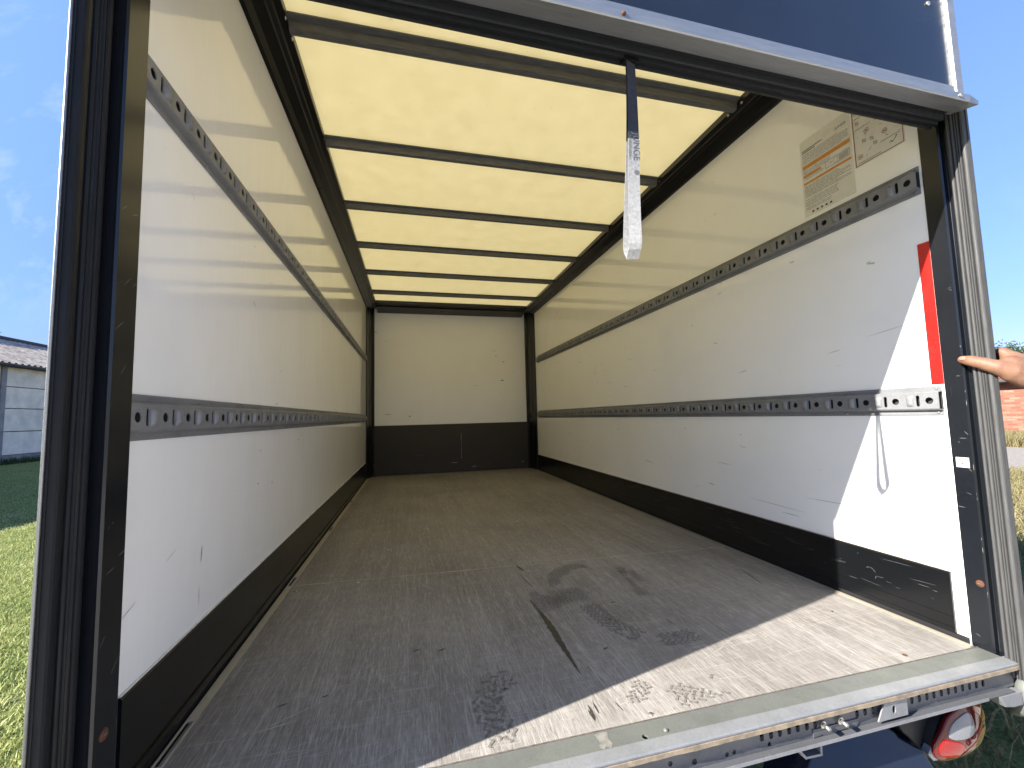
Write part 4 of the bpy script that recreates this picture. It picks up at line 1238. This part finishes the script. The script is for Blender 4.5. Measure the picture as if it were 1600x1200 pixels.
# unseen timber shed, added left of the frame to cast the lawn shadow
shed = thing('shadow_shed', (-11.5, 3, GZ), 'unseen brown timber shed with a flat roof, added to shade the lawn', 'shed')
MB().box(-13.2, -9.95, -4, 11.6, GZ, 1.86).build('shed_body', 'shed_wood', shed)
for k in range(39):
    MB().box(-9.949, -9.925, -4 + 0.4 * k + 0.01, -4 + 0.4 * k + 0.385, GZ + 0.05, 1.84).build('board', 'shed_wood', shed)
MB().box(-13.4, -9.78, -4.2, 11.8, 1.861, 1.98).build('flat_roof', 'gutter_grey', shed)

# ------------------------------------------------------------------ brick building on the right
bb = thing('brick_building', (26, 20, GZ), 'low red brick building with a tiled roof behind the truck', 'building')
MB().box(24.0, 30.0, 3.0, 40.0, GZ, 1.62).build('brick_wall', 'brick_red', bb)
rt = MB()
rt.prism([(23.6, 1.60), (23.6, 1.72), (27.0, 2.62), (30.4, 1.72), (30.4, 1.60), (27.0, 2.50)], lambda a, b: (a, 2.7, b), lambda a, b: (a, 40.3, b))
ro = rt.build('tiled_roof', 'roof_tile_red', bb)
for k in range(8):
    t = k / 8
    MB().box(23.6 + 3.4 * t - 0.03, 23.6 + 3.4 * t + 0.03, 2.7, 40.3, 1.735 + 0.9 * t, 1.775 + 0.9 * t).build('tile_course', 'roof_tile_red', ro)
MB().tube([(23.55, 2.7, 1.60), (23.55, 40.3, 1.60)], 0.07, 8).build('gutter', 'gutter_grey', bb)

# ------------------------------------------------------------------ vegetation
def blades(name, mat, pts, hmin, hmax, wd, lean, label, cat):
    n = len(pts)
    h = rng.uniform(hmin, hmax, n); a = rng.uniform(0, 2 * np.pi, n); l = rng.uniform(0.2, 1.0, n) * lean * h
    b = rng.uniform(0, 2 * np.pi, n); ww = rng.uniform(0.6, 1.3, n) * wd
    base = np.array(pts)
    side = np.stack([np.cos(a), np.sin(a), np.zeros(n)], 1) * (ww / 2)[:, None]
    bend = np.stack([np.cos(b), np.sin(b), np.zeros(n)], 1) * l[:, None]
    up = np.array([0, 0, 1.0])
    v0 = base - side; v1 = base + side
    mid = base + up * (h * 0.6)[:, None] + bend * 0.35
    v2 = mid + side * 0.7; v3 = mid - side * 0.7
    v4 = base + up * h[:, None] + bend
    V = np.stack([v0, v1, v2, v3, v4], 1).reshape(-1, 3)
    i = np.arange(n) * 5
    loops = np.stack([i, i + 1, i + 2, i + 3, i + 3, i + 2, i + 4], 1).reshape(-1)
    me = bpy.data.meshes.new(name)
    me.vertices.add(len(V)); me.vertices.foreach_set('co', V.reshape(-1))
    me.loops.add(len(loops)); me.loops.foreach_set('vertex_index', loops)
    me.polygons.add(2 * n)
    st_ = np.stack([np.arange(n) * 7, np.arange(n) * 7 + 4], 1).reshape(-1)
    me.polygons.foreach_set('loop_start', st_)
    me.update(calc_edges=True)
    o = obj(name, me, mat)
    o['kind'] = 'stuff'; o['label'] = label; o['category'] = cat
    return o
def scatter(n, x0, x1, y0, y1, test=None, z=GZ):
    x = rng.uniform(x0, x1, n); y = rng.uniform(y0, y1, n)
    p = np.stack([x, y, np.full(n, z)], 1)
    if test is not None: p = p[test(x, y)]
    return p
# visible wedge of the lawn, with a margin to each side
wedge = lambda x, y: (x > -1.05 * (y + 0.95) - 1.2) & (x < -0.45 * (y + 0.95) + 0.2) & (x < -0.15)
near = scatter(420000, -6.5, -0.2, 0.2, 7, wedge)
keep = np.array([noise.noise(Vector((p[0] * 1.6, p[1] * 1.6, 1.0))) for p in near[:, :]]) + rng.uniform(-0.5, 0.5, len(near)) > -0.18
far = scatter(300000, -16, -3, 6.5, 24, wedge)
blades('grass', 'lawn_grass', np.concatenate([near[keep], far]), 0.012, 0.042, 0.008, 1.5, 'short sunlit lawn grass left of the truck', 'grass')
tuft = scatter(6000, -16, -15.55, 8, 40)
blades('grass', 'leaf_green', tuft, 0.08, 0.35, 0.03, 0.8, 'taller weeds along the foot of the barn wall', 'weeds')
rg = scatter(60000, 20.4, 23.9, 4, 30)
blades('grass', 'dry_grass', rg, 0.15, 0.55, 0.03, 0.9, 'long dry grass along the foot of the brick wall', 'grass')
rv = scatter(90000, 2.6, 13.4, 0.3, 12)
blades('grass', 'dry_grass', rv, 0.04, 0.22, 0.012, 1.3, 'rough dry grass verge right of the truck', 'grass')

def tree(name, loc, h, rad, nleaf, label):
    t = thing(name, loc, label, 'tree', None)
    x, y, z = loc
    r = random.Random(int(abs(x) * 10))
    tk = MB()
    tk.tube([(x, y, z), (x + 0.05, y, z + h * 0.3), (x - 0.05, y + 0.1, z + h * 0.6), (x, y, z + h * 0.85)], [0.22, 0.17, 0.11, 0.04], 8)
    tips = []
    for k in range(14):
        a = r.uniform(0, 6.28); zz = z + h * r.uniform(0.3, 0.7); l = rad * r.uniform(0.5, 0.95)
        tip = (x + l * math.cos(a), y + l * math.sin(a), zz + h * 0.2)
        tk.tube([(x, y, zz), (x + l * 0.5 * math.cos(a), y + l * 0.5 * math.sin(a), zz + h * 0.06), tip], [0.07, 0.04, 0.015], 6)
        tips.append(tip)
    tk.build('trunk', 'bark', t)
    c = MB()
    cl = [(tp[0] + r.gauss(0, 0.2), tp[1] + r.gauss(0, 0.2), tp[2] + r.gauss(0, 0.2)) for tp in tips] + [(x + r.gauss(0, rad * 0.4), y + r.gauss(0, rad * 0.4), z + h * r.uniform(0.5, 1.0)) for _ in range(22)]
    for k in range(nleaf):
        q = r.choice(cl)
        p = Vector((q[0] + r.gauss(0, rad * 0.17), q[1] + r.gauss(0, rad * 0.17), q[2] + r.gauss(0, rad * 0.15)))
        a = Vector((r.gauss(0, 1), r.gauss(0, 1), r.gauss(0, 1))).normalized(); b = a.orthogonal().normalized()
        s = r.uniform(0.05, 0.11)
        c.add([p - a * s, p + b * s * 0.6, p + a * s, p - b * s * 0.6], [(0, 1, 2, 3)])
    c.build('crown', 'leaf_green', t)
tree('broadleaf_tree', (33.0, 14.8, GZ), 4.6, 1.6, 6000, 'dark leafy tree just above the brick building roof')

# ------------------------------------------------------------------ the person holding the door post
def capsule(m, pts, rad, n=14):
    m.tube(pts, rad, n)
    for p, r in ((pts[0], rad[0]), (pts[-1], rad[-1])):
        ell(m, p, (r, r, r))
def ell(m, c, r, nu=14, nv=9):
    vs = []; fs = []
    for j in range(1, nv):
        ph = math.pi * j / nv
        for i in range(nu):
            t = 2 * math.pi * i / nu
            vs.append((c[0] + r[0] * math.sin(ph) * math.cos(t), c[1] + r[1] * math.sin(ph) * math.sin(t), c[2] + r[2] * math.cos(ph)))
    for j in range(nv - 2):
        for i in range(nu): fs.append((j * nu + i, j * nu + (i + 1) % nu, (j + 1) * nu + (i + 1) % nu, (j + 1) * nu + i))
    vs += [(c[0], c[1], c[2] + r[2]), (c[0], c[1], c[2] - r[2])]
    a = len(vs) - 2
    for i in range(nu): fs += [(a, i, (i + 1) % nu), (a + 1, (nv - 2) * nu + (i + 1) % nu, (nv - 2) * nu + i)]
    m.add(vs, fs, True)

def remeshed(m, voxel, smooth, name):
    me = m.mesh(name)
    o = bpy.data.objects.new(name, me); COL.objects.link(o)
    rm_ = o.modifiers.new('r', 'REMESH'); rm_.mode = 'VOXEL'; rm_.voxel_size = voxel; rm_.use_smooth_shade = True
    sm2 = o.modifiers.new('s', 'SMOOTH'); sm2.factor = 0.5; sm2.iterations = smooth
    dg = bpy.context.evaluated_depsgraph_get()
    r = bpy.data.meshes.new_from_object(o.evaluated_get(dg))
    bpy.data.objects.remove(o)
    r.polygons.foreach_set('use_smooth', [True] * len(r.polygons))
    return r

PX, PY = 2.78, -0.50
person = thing('person', (PX, PY, GZ), 'person at the right edge, bare hand gripping the truck door post', 'person')
b = MB()
# right side of frame: the person's left arm reaches to the post
sh_l = Vector((PX - 0.17, PY + 0.02, 0.60)); el_l = Vector((2.50, -0.52, 0.42)); wr = Vector((2.245, -0.232, 0.725))
capsule(b, [sh_l, sh_l.lerp(el_l, 0.5), el_l], [0.062, 0.052, 0.044])
capsule(b, [el_l, el_l.lerp(wr, 0.35), el_l.lerp(wr, 0.8), wr], [0.045, 0.047, 0.034, 0.030])
# hand: palm as a slab of overlapping ellipsoids from the wrist to the knuckles
palm_c = Vector((2.172, -0.178, 0.793))
capsule(b, [wr, (2.215, -0.222, 0.742), (2.185, -0.205, 0.762)], [0.032, 0.034, 0.036])
capsule(b, [(2.128, -0.176, 0.792), (2.150, -0.186, 0.780), (2.185, -0.203, 0.764)], [0.031, 0.035, 0.036])
capsule(b, [(2.152, -0.166, 0.818), (2.192, -0.196, 0.784)], [0.022, 0.030])
capsule(b, [(2.112, -0.182, 0.772), (2.140, -0.196, 0.758), (2.185, -0.214, 0.742)], [0.021, 0.026, 0.027])
kn = [(2.148, -0.154, 0.838), (2.166, -0.148, 0.822), (2.176, -0.144, 0.801), (2.180, -0.142, 0.781)]
for i, k in enumerate(kn):
    base = Vector((2.172, -0.186, 0.786 - 0.006 * i))
    capsule(b, [base, k], [0.022, 0.0145])
    kv = Vector(k)
    # each finger wraps along the outer skin of the post
    f1 = kv + Vector((0.030 - 0.004 * i, 0.030, 0.003)); f2 = kv + Vector((0.036 - 0.006 * i, 0.062, 0.0)); f3 = kv + Vector((0.030 - 0.006 * i, 0.086 - 0.008 * (i == 3), -0.003))
    capsule(b, [kv, f1, f2, f3], [0.0135, 0.0112, 0.0098, 0.0078], 10)
# thumb laid across the seal onto the post face
th = [Vector((2.140, -0.190, 0.772)), Vector((2.112, -0.184, 0.780)), Vector((2.094, -0.166, 0.793)), Vector((2.085, -0.140, 0.808)), Vector((2.082, -0.118, 0.818)), Vector((2.084, -0.101, 0.823))]
capsule(b, th, [0.030, 0.0255, 0.0205, 0.0175, 0.0158, 0.0118], 12)
# web between thumb and index
capsule(b, [(2.126, -0.180, 0.797), (2.146, -0.164, 0.820)], [0.018, 0.013])
hand_me = None
# torso, head, legs, other arm
capsule(b, [(PX, PY, 0.10), (PX, PY, 0.35), (PX, PY, 0.55)], [0.135, 0.13, 0.145])
ell(b, (PX, PY, 0.52), (0.20, 0.115, 0.13)); ell(b, (PX, PY, 0.10), (0.165, 0.12, 0.13))
capsule(b, [(PX, PY, 0.58), (PX - 0.01, PY + 0.01, 0.74)], [0.06, 0.055])
ell(b, (PX - 0.015, PY + 0.015, 0.84), (0.076, 0.095, 0.115)); ell(b, (PX - 0.02, PY + 0.055, 0.79), (0.055, 0.05, 0.06))
ell(b, (PX - 0.022, PY + 0.112, 0.83), (0.013, 0.02, 0.02))
for s in (-1, 1): ell(b, (PX - 0.015 + s * 0.078, PY + 0.01, 0.835), (0.012, 0.022, 0.032), 8, 6)
for s in (-1, 1):
    hp = (PX + s * 0.09, PY, 0.08)
    capsule(b, [hp, (PX + s * 0.10, PY + 0.01, -0.13), (PX + s * 0.105, PY + 0.02, -0.34)], [0.095, 0.078, 0.058])
    capsule(b, [(PX + s * 0.105, PY + 0.02, -0.34), (PX + s * 0.107, PY, -0.50), (PX + s * 0.108, PY - 0.01, GZ + 0.07)], [0.057, 0.054, 0.040])
    capsule(b, [(PX + s * 0.108, PY - 0.03, GZ + 0.045), (PX + s * 0.115, PY + 0.13, GZ + 0.035)], [0.042, 0.034])
sh_r = Vector((PX + 0.19, PY, 0.57))
capsule(b, [sh_r, (PX + 0.24, PY - 0.02, 0.42), (PX + 0.26, PY - 0.02, 0.27)], [0.062, 0.050, 0.043])
capsule(b, [(PX + 0.26, PY - 0.02, 0.27), (PX + 0.265, PY + 0.02, 0.12), (PX + 0.26, PY + 0.07, 0.02)], [0.043, 0.038, 0.027])
for i in range(4):
    o0 = Vector((PX + 0.25, PY + 0.06 + 0.018 * i, -0.03))
    capsule(b, [(PX + 0.26, PY + 0.075, 0.02), o0, o0 + Vector((-0.01, 0.008, -0.04)), o0 + Vector((-0.022, 0.010, -0.07))], [0.022, 0.014, 0.0095, 0.008], 10)
capsule(b, [(PX + 0.25, PY + 0.07, 0.0), (PX + 0.235, PY + 0.125, -0.03), (PX + 0.23, PY + 0.135, -0.06)], [0.018, 0.011, 0.009], 10)
me = remeshed(b, 0.0042, 5, 'body')
for mn in ('skin', 'shirt_cloth', 'trouser_cloth', 'shoe_leather', 'hair_brown'): me.materials.append(MATS[mn])
cen = np.zeros(len(me.polygons) * 3); me.polygons.foreach_get('center', cen); cen = cen.reshape(-1, 3)
mi = np.zeros(len(me.polygons), dtype=np.int32)
x, y, z = cen[:, 0], cen[:, 1], cen[:, 2]
mi[(z > 0.06) & (z < 0.70) & (x > 2.56)] = 1
mi[(x > 2.56) & (z <= 0.06) & (np.abs(x - PX) < 0.215)] = 2
mi[(z < GZ + 0.09)] = 3
mi[(x > PX + 0.2) & (z < 0.28)] = 0
mi[(z > 0.86) & ((y < PY + 0.06) | (z > 0.915))] = 4
me.polygons.foreach_set('material_index', mi)
obj('body', me, None, person)
nl = MB(); vs = []
nc = Vector((2.0692, -0.1085, 0.8255))
nd = Vector((0.0, 0.85, 0.12)).normalized(); nu_ = Vector((0.10, -0.1, 0.98)).normalized()
nn_ = nd.cross(nu_).normalized()
if nn_.x > 0: nn_ = -nn_
for k in range(14):
    t = 2 * math.pi * k / 14
    vs.append(nc + nd * 0.0075 * math.cos(t) + nu_ * 0.0055 * math.sin(t) + nn_ * 0.0006)
vs.append(nc + nn_ * 0.0022)
nl.add(vs, [(k, (k + 1) % 14, 14) for k in range(14)], True)
nl.build('thumbnail', 'nail', person)
